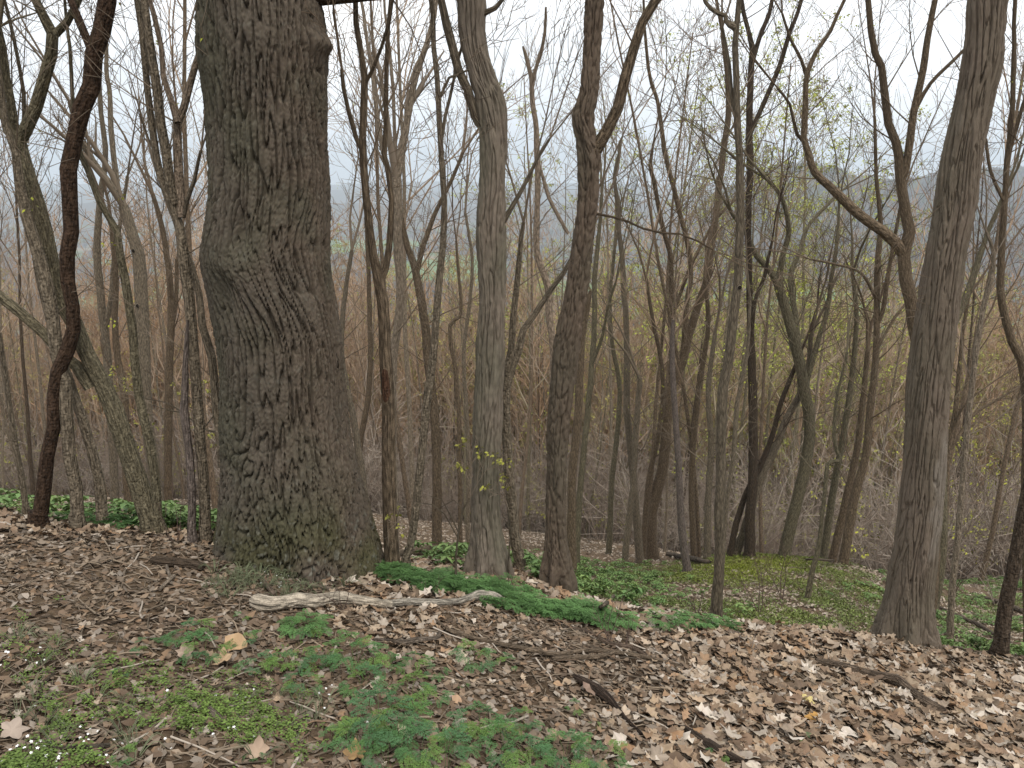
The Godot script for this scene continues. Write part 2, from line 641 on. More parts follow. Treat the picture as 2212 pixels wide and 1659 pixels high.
	if o.has("scar"):
		var p2 := PackedVector3Array()
		var r2 := PackedFloat32Array()
		for q in o.scar:
			var rr := metres(q[2], q[1], d) * 0.5
			p2.append(on_plane(q[0], q[1], d) - base + Vector3(0, 0, rr * 0.75))
			r2.append(rr * 0.8)
		var sb := Buf.new()
		tube(sb, p2, r2, 10, Color(0.125, 0.068, 0.046), 0.3, true, 3.0)
		part("scar", sb.mesh(), barks[4], root)
	return root

# ---------------------------------------------------------------- trees of the wood behind, which stand for a few kinds
func wood_tree(h: float, lean: float, r0: float, col: Color, lev: int, rmin: float, limbs: int, fork: float, foliage := 0.0, lcol := Color(0.3, 0.3, 0.04), lsize := 0.10, dense := 1.0) -> Array:
	r_min = rmin
	var tr := Buf.new()
	var cr := Buf.new()
	leaf_buf = Buf.new() if foliage > 0.0 else null
	buds = foliage
	leaf_col = lcol
	leaf_size = lsize
	leaf_n = 11 if foliage > 0.0 else 4
	var twig_col := Color(col.r * 1.1, col.g * 1.04, col.b * 1.0)
	var p := PackedVector3Array()
	var r := PackedFloat32Array()
	var x := Vector3.ZERO
	var dir := Vector3(lean, 1, rng.randf_range(-0.1, 0.1)).normalized()
	var n := 9
	for k in n + 1:
		p.append(x + Vector3(0, -0.3 if k == 0 else 0.0, 0))
		r.append(r0 * (1.15 if k == 0 else 1.0 - 0.78 * k / n))
		dir = (dir + Vector3(rng.randf_range(-0.06, 0.06), 0.06, rng.randf_range(-0.06, 0.06))).normalized()
		x += dir * h / n
	tube(tr, p, r, 7, col, 0.08, true, h)
	for k in limbs:
		var f := fork + (1.0 - fork) * (k + rng.randf()) / limbs
		var q := f * n
		var j := mini(int(q), n - 1)
		var turn := k * 2.4 + rng.randf()
		var out := rng.randf_range(0.45, 0.95)
		bough(cr, p[j].lerp(p[j + 1], q - j), Vector3(cos(turn) * out, 1.0, sin(turn) * out).normalized(), h * rng.randf_range(0.2, 0.36) * (1.25 - f * 0.75), r[j] * 0.55, lev, twig_col, 0.14, 0.7, dense)
	# dead twigs low on the trunk
	for k in 5:
		var q := rng.randf_range(0.15, fork) * n
		var j := int(q)
		var turn := rng.randf() * TAU
		bough(cr, p[j].lerp(p[j + 1], q - j), Vector3(cos(turn), 0.3, sin(turn)).normalized(), h * rng.randf_range(0.05, 0.12), maxf(r0 * 0.12, rmin * 1.4), maxi(lev - 2, 0), twig_col, 0.02, 0.8, dense)
	var out_ := [tr.mesh(), cr.mesh(), leaf_buf.mesh() if leaf_buf != null and leaf_buf.v.size() else null]
	leaf_buf = null
	return out_

func joined(parts: Array) -> Mesh:
	var b := Buf.new()
	for m in parts:
		if m == null:
			continue
		var a: Array = m.surface_get_arrays(0)
		var at := b.v.size()
		b.v.append_array(a[Mesh.ARRAY_VERTEX])
		b.n.append_array(a[Mesh.ARRAY_NORMAL])
		b.c.append_array(a[Mesh.ARRAY_COLOR])
		for k in a[Mesh.ARRAY_INDEX]:
			b.i.append(at + k)
	return b.mesh()

# ---------------------------------------------------------------- the scene
func _ready() -> void:
	t0 = Time.get_ticks_msec()
	rng.seed = 20240417
	# camera
	var cam := Camera3D.new()
	cam.name = "camera"
	cam.position = EYE
	cam.rotation = Vector3(-PITCH, 0, 0)
	cam.fov = rad_to_deg(2.0 * atan(829.5 / F))
	cam.near = 0.05
	cam.far = 20000.0
	add_child(cam)
	# sky, air and exposure
	for k in 4:
		var n := FastNoiseLite.new()
		n.seed = 11 + 7 * k
		n.noise_type = FastNoiseLite.TYPE_SIMPLEX_SMOOTH if k > 0 else FastNoiseLite.TYPE_PERLIN
		n.frequency = 1.0
		n.fractal_type = FastNoiseLite.FRACTAL_NONE if k != 1 else FastNoiseLite.FRACTAL_FBM
		nz.append(n)
	for k in 2:
		var n := FastNoiseLite.new()
		n.seed = 77
		n.noise_type = FastNoiseLite.TYPE_CELLULAR
		n.frequency = 1.0
		n.cellular_return_type = FastNoiseLite.RETURN_DISTANCE2_SUB if k == 0 else FastNoiseLite.RETURN_CELL_VALUE
		n.cellular_jitter = 1.0
		nz.append(n)
	var env := Environment.new()
	env.background_mode = Environment.BG_SKY
	env.sky = Sky.new()
	env.sky.sky_material = overcast()
	env.tonemap_mode = Environment.TONE_MAPPER_LINEAR
	env.tonemap_exposure = 1.35
	env.fog_enabled = true
	env.fog_density = 0.00034
	env.fog_light_color = Color(0.91, 0.96, 1.0)
	env.sdfgi_enabled = true
	env.ssao_enabled = true
	env.ssil_enabled = true
	var we := WorldEnvironment.new()
	we.name = "environment"
	we.environment = env
	add_child(we)
	# the sun behind the cloud
	var sun := DirectionalLight3D.new()
	sun.name = "sun"
	sun.light_energy = 0.5
	sun.light_color = Color(1.0, 0.965, 0.92)
	sun.light_angular_distance = 14.0
	sun.shadow_enabled = true
	sun.rotation = Vector3(deg_to_rad(-58), deg_to_rad(25), 0)
	add_child(sun)

	prepare_ground()
	materials()
	say("materials")
	ground()
	say("ground")
	big_trees()
	say("barked trees")
	traced_trees()
	say("traced trees")
	wood()
	say("wood")
	valley()
	say("valley")
	litter()
	say("litter")
	plants()
	say("plants")
	deadwood()
	say("deadwood")

func overcast() -> PanoramaSkyMaterial:
	var w := 512
	var h := 256
	var n := FastNoiseLite.new()
	n.seed = 5
	n.frequency = 1.6
	n.fractal_octaves = 4
	var im := Image.create(w, h, false, Image.FORMAT_RGBF)
	for y in h:
		var el := PI * (0.5 - (y + 0.5) / h)
		var s := maxf(sin(el), 0.0)
		var lum := 1.10 * (1.0 + 0.28 * s)
		var low := exp(-maxf(el, 0.0) / 0.075)
		for x in w:
			var a := TAU * x / w
			var p := Vector3(cos(el) * cos(a), sin(el) * 2.2, cos(el) * sin(a))
			var c := n.get_noise_3dv(p)
			var l := lum * (1.0 + 0.30 * c)
			var blue := clampf(0.45 - c * 1.1, 0.0, 1.0) * 0.45 + low * 0.35
			im.set_pixel(x, y, Color(l * (1.0 - 0.15 * blue), l * (1.0 - 0.08 * blue), l * (1.0 + 0.02 * blue)))
	var m := PanoramaSkyMaterial.new()
	m.panorama = ImageTexture.create_from_image(im)
	return m

func materials() -> void:
	M.bark = plain()
	M.twig = plain()
	M.wood = plain(0.9)
	M.leaf = plain(0.7, 0.35)
	M.leaf.backlight_enabled = true
	M.leaf.backlight = Color(0.7, 0.7, 0.7)
	M.litter = plain(0.85, 0.3)
	M.litter.backlight_enabled = true
	M.litter.backlight = Color(0.25, 0.25, 0.25)
	M.green = plain(0.65, 0.35)
	M.green.backlight_enabled = true
	M.green.backlight = Color(0.55, 0.55, 0.55)
	M.petal = plain(0.7, 0.35)
	for k in [1, 2, 3, 4]:
		barks[k] = bark_maps(k, [0, 3.2, 3.2, 2.0, 2.0][k])[0]
	# soil and mouldered litter
	var n := 384
	var im := Image.create(n, n, false, Image.FORMAT_RGB8)
	var hm := Image.create(n, n, false, Image.FORMAT_L8)
	var f := FastNoiseLite.new()
	f.seed = 3
	f.fractal_octaves = 5
	f.frequency = 0.035
	var g := FastNoiseLite.new()
	g.seed = 8
	g.noise_type = FastNoiseLite.TYPE_CELLULAR
	g.cellular_return_type = FastNoiseLite.RETURN_CELL_VALUE
	g.frequency = 0.09
	var a := f.get_seamless_image(n, n)
	var b := g.get_seamless_image(n, n)
	for y in n:
		for x in n:
			var p := a.get_pixel(x, y).r
			var q := b.get_pixel(x, y).r
			var v := 0.55 + 0.5 * p + 0.35 * (q - 0.5)
			im.set_pixel(x, y, Color(clampf(v, 0, 1), clampf(v * 0.96, 0, 1), clampf(v * 0.92, 0, 1)))
			var e := clampf(0.6 * p + 0.4 * q, 0, 1)
			hm.set_pixel(x, y, Color(e, e, e))
	M.ground = plain(0.97, 0.2)
	M.ground.albedo_texture = ImageTexture.create_from_image(im)
	M.ground.heightmap_enabled = true
	M.ground.heightmap_texture = ImageTexture.create_from_image(hm)
	M.ground.heightmap_scale = 3.0
	M.ground.uv1_triplanar = true
	M.ground.uv1_world_triplanar = true
	M.ground.uv1_scale = Vector3(1.1, 1.1, 1.1)

func ground_color(x: float, z: float) -> Color:
	var d := -z
	var n: float = nz[0].get_noise_2d(x * 0.7, z * 0.7)
	var n2: float = nz[0].get_noise_2d(x * 3.1, z * 3.1)
	var r := sqrt(x * x + z * z)
	var c := Color(0.092, 0.070, 0.050).lerp(Color(0.22, 0.172, 0.122), clampf(0.4 + 0.7 * n + 0.3 * n2 + smoothstep(4.0, 12.0, r) * 0.5, 0.0, 1.0))
	if r > 220.0:
		var f: float = nz[1].get_noise_2d(x * 0.006, d * 0.011)
		var w: float = nz[1].get_noise_2d(x * 0.03 + 9, d * 0.03)
		var woods := Color(0.105, 0.088, 0.075).lerp(Color(0.12, 0.125, 0.05), clampf(w * 1.5, 0, 1))
		var field := Color(0.14, 0.23, 0.06) if nz[1].get_noise_2d(x * 0.004 + 40, d * 0.006) > -0.1 else Color(0.33, 0.27, 0.17)
		var flat := 1.0 - smoothstep(10.0, 34.0, hills(x, d))
		if meadow(x, d):
			return Color(0.17, 0.31, 0.085)
		c = c.lerp(woods.lerp(field, smoothstep(0.02, 0.06, f) * flat * smoothstep(560.0, 640.0, d)), smoothstep(220.0, 320.0, r))
	return c

func ground() -> void:
	# one sheet from the feet to the horizon, its cells growing with distance
	var angs := PackedFloat32Array()
	var a := -180.0
	while a < 180.0:
		angs.append(deg_to_rad(a))
		a += 0.32 if absf(a) < 44.0 else 3.0
	var rads := PackedFloat32Array([0.0])
	var r := 0.4
	while r < FAR_END:
		rads.append(r)
		r *= 1.0165
	var b := Buf.new()
	var cnt := angs.size()
	for k in rads.size():
		for j in cnt:
			var back := smoothstep(deg_to_rad(60), deg_to_rad(80), absf(angs[j]))
			var q := rads[k] * lerpf(1.0, 0.02 + 0.98 * exp(-rads[k] / 30.0), back)
			var x := sin(angs[j]) * q
			var z := -cos(angs[j]) * q
			b.v.append(Vector3(x, height(x, z), z))
			b.c.append(ground_color(x, z))
	b.n.resize(b.v.size())
	for k in rads.size():
		for j in cnt:
			var du := b.v[k * cnt + (j + 1) % cnt] - b.v[k * cnt + (j - 1 + cnt) % cnt]
			var dv := b.v[mini(k + 1, rads.size() - 1) * cnt + j] - b.v[maxi(k - 1, 0) * cnt + j]
			var m := du.cross(dv)
			b.n[k * cnt + j] = m.normalized() if m.length() > 1e-9 and k > 0 else Vector3.UP
	b.i.resize((rads.size() - 1) * cnt * 6)
	var at := 0
	for k in rads.size() - 1:
		for j in cnt:
			var p0 := k * cnt + j
			var p1 := k * cnt + (j + 1) % cnt
			for q in [p0, p0 + cnt, p1, p1, p0 + cnt, p1 + cnt]:
				b.i[at] = q
				at += 1
	var o := part("ground", b.mesh(), M.ground, self)
	o.set_meta("kind", "structure")
	o.set_meta("label", "leaf covered hillside falling away to a hazy valley")
	ground_node = o

# ---------------------------------------------------------------- the four trunks whose bark shows
var knot_y := 0.0
var foot_y := 0.0
var scar_y := 0.0
var on_scar := 0.0

func oak_shape(a: float, y: float, r: float) -> Vector3:
	var g := 1.0 - smoothstep(foot_y - 0.05, foot_y + 0.6, y)
	var e := g * g * ((0.08 * (0.5 + 0.5 * cos(5.0 * a + 0.7)) + 0.05 * (0.5 + 0.5 * cos(9.0 * a + 2.0))) * absf(sin(a)) - 0.10 * absf(sin(a)))
	e += 0.012 * nz[2].get_noise_3d(cos(a) * 1.3, y * 1.7, sin(a) * 1.3)
	var du := (a - 1.68) * r
	var dy := y - knot_y
	var soft := 0.85 * exp(-(du * du + dy * dy) / 0.022)
	e += 0.018 * exp(-((du - 0.03) * (du - 0.03) + dy * dy) / 0.02)
	e -= 0.045 * exp(-(du * du / 0.0012 + (dy - 0.15) * (dy - 0.15) / 0.008))
	e -= 0.030 * exp(-((du - 0.12) * (du - 0.12) / 0.004 + (dy + 0.17) * (dy + 0.17) / 0.012))
	var slide := 0.085 * (1.0 - smoothstep(knot_y - 0.5, knot_y + 0.2, y)) * exp(-(du + 0.12) * (du + 0.12) / 0.14)
	# an old scar high on the right
	du = (a - 1.05) * r
	dy = y - scar_y
	soft = maxf(soft, 0.5 * exp(-(du * du + dy * dy) / 0.012))
	e += 0.008 * exp(-(du * du + dy * dy) / 0.012)
	du = (a - 0.15) * r
	dy = y - on_scar
	e += 0.038 * exp(-(du * du / 0.02 + dy * dy / 0.0022))
	return Vector3(e, slide, soft)

func oak_tint(p: Vector3, a: float) -> Color:
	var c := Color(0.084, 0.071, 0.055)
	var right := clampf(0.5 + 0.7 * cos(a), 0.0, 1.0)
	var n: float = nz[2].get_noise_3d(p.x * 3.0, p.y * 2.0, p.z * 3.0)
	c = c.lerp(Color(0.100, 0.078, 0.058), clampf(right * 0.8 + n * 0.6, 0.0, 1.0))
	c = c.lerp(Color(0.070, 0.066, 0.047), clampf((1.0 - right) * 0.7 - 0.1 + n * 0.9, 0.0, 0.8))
	var low := 1.0 - smoothstep(foot_y, foot_y + 0.55, p.y)
	c = c.lerp(Color(0.066, 0.063, 0.032), clampf(low * (0.5 + 1.2 * n), 0.0, 0.8))
	var l: float = nz[3].get_noise_3d(p.x * 26.0, p.y * 22.0, p.z * 26.0)
	if l > 0.5:
		c = c.lerp(Color(0.17, 0.17, 0.14), clampf((l - 0.5) * 4.0, 0.0, 0.6) * (0.25 + 0.75 * low))
	var s: float = 1.0 + 0.22 * nz[3].get_noise_3d(p.x * 60.0, p.y * 40.0, p.z * 60.0)
	return Color(c.r * s, c.g * s, c.b * s)

func foot_shape(a: float, y: float, r: float) -> Vector3:
	var g := 1.0 - smoothstep(foot_y - 0.05, foot_y + 0.5, y)
	return Vector3(g * g * 0.05 * (0.5 + 0.5 * cos(6.0 * a + 1.1)) + 0.008 * nz[2].get_noise_3d(cos(a), y * 2.0, sin(a)), 0.03 * sin(y * 1.7), 0.0)

func grey_tint(p: Vector3, _a: float) -> Color:
	var n: float = nz[2].get_noise_3d(p.x * 4.0, p.y * 1.6, p.z * 4.0)
	var c := Color(0.155, 0.128, 0.100).lerp(Color(0.128, 0.114, 0.084), clampf(0.4 + n, 0.0, 1.0))
	var s: float = 1.0 + 0.25 * nz[3].get_noise_3d(p.x * 45.0, p.y * 20.0, p.z * 45.0)
	return Color(c.r * s, c.g * s, c.b * s)

func dark_tint(p: Vector3, _a: float) -> Color:
	var n: float = nz[2].get_noise_3d(p.x * 4.0, p.y * 1.6, p.z * 4.0)
	var c := Color(0.100, 0.076, 0.056).lerp(Color(0.090, 0.074, 0.054), clampf(0.4 + n, 0.0, 1.0))
	var s: float = 1.0 + 0.25 * nz[3].get_noise_3d(p.x * 45.0, p.y * 30.0, p.z * 45.0)
	return Color(c.r * s, c.g * s, c.b * s)

func hickory_tint(p: Vector3, a: float) -> Color:
	var c := grey_tint(p, a).lerp(Color(0.112, 0.086, 0.064), 0.5)
	# a pale weathered patch low on the near side
	var n: float = nz[2].get_noise_3d(p.x * 9.0, p.y * 4.0, p.z * 9.0)
	var w := exp(-((a - 1.1) * (a - 1.1) / 0.25 + (p.y - foot_y - 1.0) * (p.y - foot_y - 1.0) / 0.2)) + n * 0.5
	return c.lerp(Color(0.20, 0.175, 0.145), clampf((w - 0.35) * 2.0, 0.0, 0.7))

func middle(levels: Array) -> Array:
	var out := []
	for k in levels.size():
		var q: Array = levels[levels.size() - 1 - k]
		out.append([(q[1] + q[2]) * 0.5, q[0], q[2] - q[1]])
	return out

func big_trees() -> void:
	var lv := [[-330, 452, 662], [0, 443, 684], [67, 443, 695], [100, 444, 699], [133, 447, 700], [200, 455, 699], [300, 461, 698], [417, 465, 701], [467, 458, 702], [553, 448, 703], [603, 457, 708], [653, 468, 717], [720, 481, 725], [800, 487, 733], [880, 490, 740], [953, 491, 751], [1053, 487, 775], [1106, 482, 789], [1150, 474, 799], [1206, 457, 813], [1240, 446, 824], [1275, 432, 834]]
	var p := on_ground(660, 1262)
	var d := -p.z + 0.47
	foot_y = p.y
	knot_y = on_plane(560, 560, d).y
	scar_y = on_plane(660, 130, d).y
	on_scar = on_plane(660, 100, d).y
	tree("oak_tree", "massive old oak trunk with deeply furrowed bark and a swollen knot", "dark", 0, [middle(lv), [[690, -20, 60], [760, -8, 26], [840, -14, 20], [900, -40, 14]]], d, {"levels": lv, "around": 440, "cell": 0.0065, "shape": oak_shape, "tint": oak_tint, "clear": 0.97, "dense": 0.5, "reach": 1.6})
	lv = [[-300, 962, 1016], [0, 990, 1046], [50, 994, 1047], [100, 1000, 1050], [167, 1016, 1069], [217, 1030, 1087], [267, 1038, 1091], [333, 1041, 1092], [400, 1038, 1091], [467, 1030, 1090], [553, 1031, 1088], [653, 1035, 1089], [753, 1030, 1086], [853, 1027, 1083], [953, 1025, 1080], [1106, 1021, 1079], [1189, 1021, 1085], [1239, 1017, 1091], [1262, 1013, 1096]]
	p = on_ground(1056, 1258)
	d = -p.z + 0.15
	foot_y = p.y
	tree("shaggy_tree", "straight grey tree with shaggy strip bark at the middle of the slope", "grey", 1, [middle(lv),
		[[1040, 268, 26], [1027, 250, 21], [1010, 193, 20], [990, 150, 19], [977, 100, 18], [964, 50, 17], [954, 2, 15]],
		[[1030, 36, 16], [1049, 27, 13], [1070, 17, 11], [1084, 0, 9]],
		[[1086, 480, 14], [1101, 455, 11], [1122, 420, 10], [1145, 375, 9], [1160, 345, 7], [1187, 300, 6]]], d, {"levels": lv, "around": 190, "cell": 0.013, "shape": foot_shape, "tint": grey_tint, "clear": 0.72, "dense": 0.8})
	lv = [[-300, 1285, 1320], [0, 1267, 1305], [67, 1265, 1298], [133, 1260, 1294], [200, 1252, 1291], [235, 1241, 1283], [255, 1238, 1280], [300, 1245, 1286], [330, 1251, 1297], [400, 1250, 1294], [467, 1245, 1288], [553, 1234, 1276], [653, 1216, 1264], [753, 1196, 1251], [853, 1189, 1237], [953, 1184, 1226], [1106, 1180, 1222], [1206, 1180, 1225], [1284, 1178, 1230]]
	p = on_ground(1204, 1281)
	d = -p.z + 0.12
	foot_y = p.y
	tree("forked_tree", "dark forked tree with small blocky bark plates right of the shaggy tree", "brown", 2, [middle(lv),
		[[1272, 345, 30], [1290, 317, 30], [1310, 283, 27], [1334, 233, 25], [1350, 167, 24], [1370, 100, 22], [1387, 50, 21], [1416, 0, 20]],
		[[1262, 476, 6], [1290, 462, 6], [1320, 468, 5], [1355, 478, 5], [1390, 494, 5], [1430, 503, 5], [1470, 506, 4], [1510, 522, 4], [1540, 540, 3]]], d, {"levels": lv, "around": 160, "cell": 0.012, "shape": foot_shape, "tint": dark_tint, "clear": 0.75, "dense": 0.7})
	lv = [[-300, 2125, 2190], [0, 2097, 2168], [67, 2092, 2165], [140, 2083, 2160], [200, 2071, 2144], [267, 2059, 2128], [367, 2038, 2110], [467, 2022, 2097], [553, 2004, 2079], [653, 1989, 2066], [753, 1976, 2054], [820, 1967, 2047], [920, 1961, 2041], [1020, 1954, 2036], [1106, 1946, 2030], [1206, 1932, 2017], [1273, 1923, 2011], [1339, 1915, 2009], [1375, 1908, 2012], [1400, 1899, 2018]]
	p = on_ground(1960, 1393)
	d = -p.z + 0.13
	foot_y = p.y
	tree("hickory_tree", "tall leaning tree with long ridged bark at the edge of the bank", "grey", 1, [middle(lv)], d, {"levels": lv, "around": 260, "cell": 0.0085, "shape": foot_shape, "tint": hickory_tint, "clear": 0.97, "dense": 0.4})

func traced_trees() -> void:
	tree("sapling", "crooked dark reddish brown young tree near the left edge", "red", 3, [
		[[85, 1140, 36], [88, 1106, 31], [95, 1053, 30], [102, 986, 28], [116, 920, 27], [117, 853, 27], [125, 803, 29], [148, 753, 30], [159, 713, 28], [157, 663, 27], [146, 610, 29], [144, 553, 30], [152, 500, 31], [151, 433, 32], [148, 367, 34], [160, 300, 34], [178, 233, 36], [197, 187, 37], [202, 117, 36], [220, 67, 36], [232, 0, 37]],
		[[197, 105, 20], [188, 85, 17], [170, 43, 17], [153, 0, 15]], [[160, 690, 16], [167, 687, 13], [174, 686, 12]]], 0.0, {"clear": 0.75, "dense": 0.2, "reach": 0.8})
	tree("maple_tree", "pale smooth tree leaning left and forking high beside the reddish sapling", "olive", 3, [
		[[333, 1152, 52], [320, 1106, 42], [300, 1053, 42], [273, 970, 40], [247, 886, 39], [220, 826, 36], [187, 760, 34], [160, 700, 33], [137, 660, 32], [120, 620, 31], [108, 553, 31], [97, 500, 31], [80, 440, 31], [60, 380, 31], [42, 325, 32], [36, 300, 30]],
		[[38, 305, 24], [20, 283, 22], [7, 233, 20], [-12, 190, 18]], [[37, 300, 20], [30, 267, 19], [23, 217, 17], [13, 167, 17], [5, 100, 15], [-4, 60, 14]],
		[[40, 308, 28], [53, 283, 28], [77, 233, 26], [97, 167, 25], [110, 117, 24], [113, 73, 23], [93, 33, 19], [77, 0, 17]], [[113, 80, 18], [143, 50, 16], [167, 6, 14]],
		[[196, 838, 28], [165, 790, 24], [133, 765, 23], [100, 725, 22], [50, 680, 22], [0, 640, 22], [-60, 600, 20]]], 0.0, {"clear": 0.7, "dense": 0.8, "buds": 0.05})
	tree("forest_tree", "upright stem rising close behind the reddish sapling", "grey", 3, [
		[[170, 1146, 30], [167, 1106, 27], [163, 1053, 26], [150, 986, 26], [143, 886, 26], [140, 820, 26], [125, 770, 26], [113, 686, 27], [100, 620, 27], [83, 553, 26], [57, 467, 23], [43, 400, 20], [33, 330, 16], [12, 270, 13], [2, 200, 12], [-8, 120, 10]]], 0.0, {"dense": 0.6})
	tree("forest_tree", "slender stem curving up left between two thicker stems by the left edge", "grey", 3, [
		[[225, 1140, 26], [213, 1036, 22], [197, 970, 21], [177, 903, 20], [160, 853, 20], [148, 813, 18], [120, 740, 16], [95, 650, 14], [75, 560, 12], [70, 450, 10], [50, 330, 9], [50, 200, 8], [20, 40, 7], [10, 0, 6]]], 0.0, {"dense": 0.6})
	tree("holed_tree", "grey tree with two small round holes up its trunk", "grey", 3, [
		[[345, 1112, 30], [340, 1080, 27], [333, 1020, 26], [325, 960, 26], [316, 900, 26], [313, 850, 26], [313, 803, 26], [310, 753, 27], [305, 653, 27], [300, 553, 26], [290, 520, 24], [275, 470, 22], [267, 445, 20]],
		[[268, 450, 14], [240, 400, 12], [210, 360, 12], [190, 330, 11], [173, 300, 10], [150, 220, 8]], [[267, 448, 16], [255, 410, 13], [247, 350, 12], [240, 280, 11], [237, 200, 10], [230, 150, 9], [228, 0, 7]]], 12.0, {"dense": 0.9, "clear": 0.6, "holes": [[304, 659, 8, 27], [294, 541, 7, 26]]})
	tree("forest_tree", "thin stem running up close left of the tree with holes", "olive", 3, [
		[[343, 1154, 22], [340, 1106, 20], [333, 1020, 19], [323, 953, 19], [310, 903, 19], [300, 853, 19], [294, 803, 18], [287, 720, 18], [278, 653, 18], [270, 603, 17], [260, 553, 16], [253, 500, 15], [233, 467, 14], [213, 433, 13], [190, 367, 12], [173, 333, 11], [160, 250, 9], [150, 100, 7], [140, 0, 6]]], 0.0, {"dense": 0.8})
	tree("snag_topped_tree", "triple stemmed tree with a broken bare top left of the big oak", "grey", 3, [
		[[447, 1172, 25], [443, 1106, 23], [440, 1040, 22], [430, 920, 22], [423, 820, 21], [415, 720, 22], [410, 653, 23], [397, 553, 24], [390, 500, 22], [380, 467, 20], [367, 427, 17], [347, 383, 16], [337, 333, 15], [328, 267, 15], [320, 200, 14], [312, 133, 14], [307, 67, 14], [297, 0, 13]],
		[[378, 440, 20], [367, 400, 20], [360, 333, 20], [347, 267, 20], [340, 200, 19], [330, 133, 18], [320, 67, 16], [312, 0, 14]],
		[[392, 470, 18], [387, 400, 20], [384, 317, 20], [383, 267, 18], [397, 233, 17], [410, 183, 16], [422, 140, 14], [430, 117, 13], [429, 85, 9]],
		[[383, 265, 14], [370, 217, 13], [353, 167, 12], [348, 100, 11], [333, 33, 11], [323, 0, 10]],
		[[480, 1010, 18], [477, 953, 18], [467, 886, 18], [463, 820, 18], [457, 770, 18], [437, 703, 17], [430, 636, 15], [413, 572, 15], [402, 545, 16]],
		[[397, 470, 8], [405, 430, 9], [420, 390, 8], [428, 350, 7], [434, 325, 6]]], 0.0, {"tints": {2: "dead", 3: "dead"}, "dense": 0.8, "buds": 0.06})
	tree("dead_tree", "weathered violet grey dead stem clasping a living trunk left of the oak", "violet", 4, [
		[[418, 1174, 19], [415, 1106, 17], [410, 986, 17], [397, 886, 17], [400, 820, 14], [403, 740, 9], [406, 690, 4]]], 0.0, {"bare": true})
	tree("sapling", "thin pale sapling standing at the far left edge", "grey", 3, [
		[[60, 1122, 15], [57, 1106, 14], [50, 1053, 13], [37, 986, 13], [27, 920, 12], [17, 853, 11], [7, 786, 11], [0, 740, 10], [-20, 640, 9]]], 0.0, {"dense": 0.6})
	tree("forest_tree", "slim upright tree beyond the leaning pale trunk", "grey", 3, [
		[[248, 1098, 18], [245, 1000, 17], [238, 880, 17], [233, 786, 17], [227, 720, 17], [217, 636, 16], [210, 553, 15], [212, 480, 14], [220, 400, 12], [228, 330, 11], [215, 200, 9], [225, 60, 7], [230, 0, 6]], [[226, 720, 12], [240, 640, 10], [246, 560, 9], [262, 470, 7], [275, 380, 6]]], 14.0, {"dense": 0.9})
	tree("forest_tree", "straight thin tree in the gap between the holed tree and the snag", "brown", 3, [
		[[363, 1092, 18], [363, 1000, 17], [364, 886, 17], [366, 786, 16], [370, 690, 15], [366, 600, 13], [352, 500, 11], [330, 420, 9]], [[367, 730, 10], [380, 650, 9], [382, 560, 8]]], 15.0, {"dense": 1.0})
	tree("forest_tree", "low forked stem behind the lean of the pale trunk", "brown", 3, [
		[[283, 1125, 20], [275, 1050, 18], [270, 950, 17], [268, 850, 16], [255, 780, 14], [248, 700, 13], [250, 600, 12], [242, 500, 10]]], 13.0, {"dense": 1.0})
	# between the oak and the shaggy tree
	tree("scarred_tree", "tree with a reddish rotten scar where its trunk doubles right of the oak", "brown", 1, [
		[[848, 1233, 34], [841, 1106, 30], [839, 960, 30], [839, 886, 30], [834, 786, 28], [832, 753, 25], [827, 653, 25], [818, 600, 24], [807, 553, 18], [797, 483, 16], [792, 433, 16], [787, 367, 17], [785, 300, 16], [786, 233, 16], [787, 167, 15], [780, 117, 13], [770, 50, 12], [767, 0, 11]],
		[[820, 612, 18], [833, 580, 15], [841, 533, 14], [846, 433, 12], [840, 380, 12], [830, 333, 11], [834, 267, 11], [834, 200, 11], [837, 100, 10], [844, 0, 9]],
		[[784, 330, 10], [770, 300, 10], [755, 250, 9], [742, 190, 9], [738, 150, 8]], [[787, 185, 9], [805, 150, 8], [825, 100, 7], [842, 40, 7], [848, 0, 6]]], 0.0, {"dense": 0.8, "scar": [[831, 768, 8], [834, 800, 21], [836, 850, 23], [837, 885, 12], [838, 910, 4]]})
	tree("pale_limbed_tree", "smooth pale limb swinging up from the scarred tree and forking widely", "pale", 3, [
		[[850, 1150, 24], [846, 960, 22], [846, 850, 20], [849, 770, 19], [857, 720, 18], [865, 653, 18], [864, 586, 19], [860, 553, 20], [858, 467, 22], [857, 400, 23], [856, 383, 22]],
		[[856, 395, 17], [870, 317, 16], [884, 233, 15], [897, 167, 14], [914, 117, 13], [930, 67, 12], [941, 0, 11]], [[853, 400, 13], [837, 360, 12], [828, 330, 11], [815, 250, 10], [806, 170, 9], [790, 70, 8], [780, 0, 7]], [[858, 380, 10], [852, 280, 8], [848, 180, 8], [836, 60, 7], [830, 0, 6]]], 9.2, {"dense": 1.0})
	tree("forest_tree", "slender tree bowing right then left between oak and shaggy tree", "grey", 3, [
		[[878, 1234, 19], [886, 1180, 18], [897, 1106, 18], [914, 953, 18], [924, 853, 19], [934, 786, 18], [940, 720, 17], [945, 653, 16], [950, 586, 15], [957, 533, 14], [960, 433, 13], [957, 400, 13], [952, 300, 13], [947, 217, 13], [944, 167, 12], [937, 100, 11], [935, 33, 11], [930, 0, 10]],
		[[948, 215, 7], [970, 168, 6], [990, 160, 5], [1014, 150, 4]], [[954, 300, 8], [962, 250, 8], [972, 210, 7], [985, 150, 6], [1000, 90, 6]]], 0.0, {"dense": 0.8})
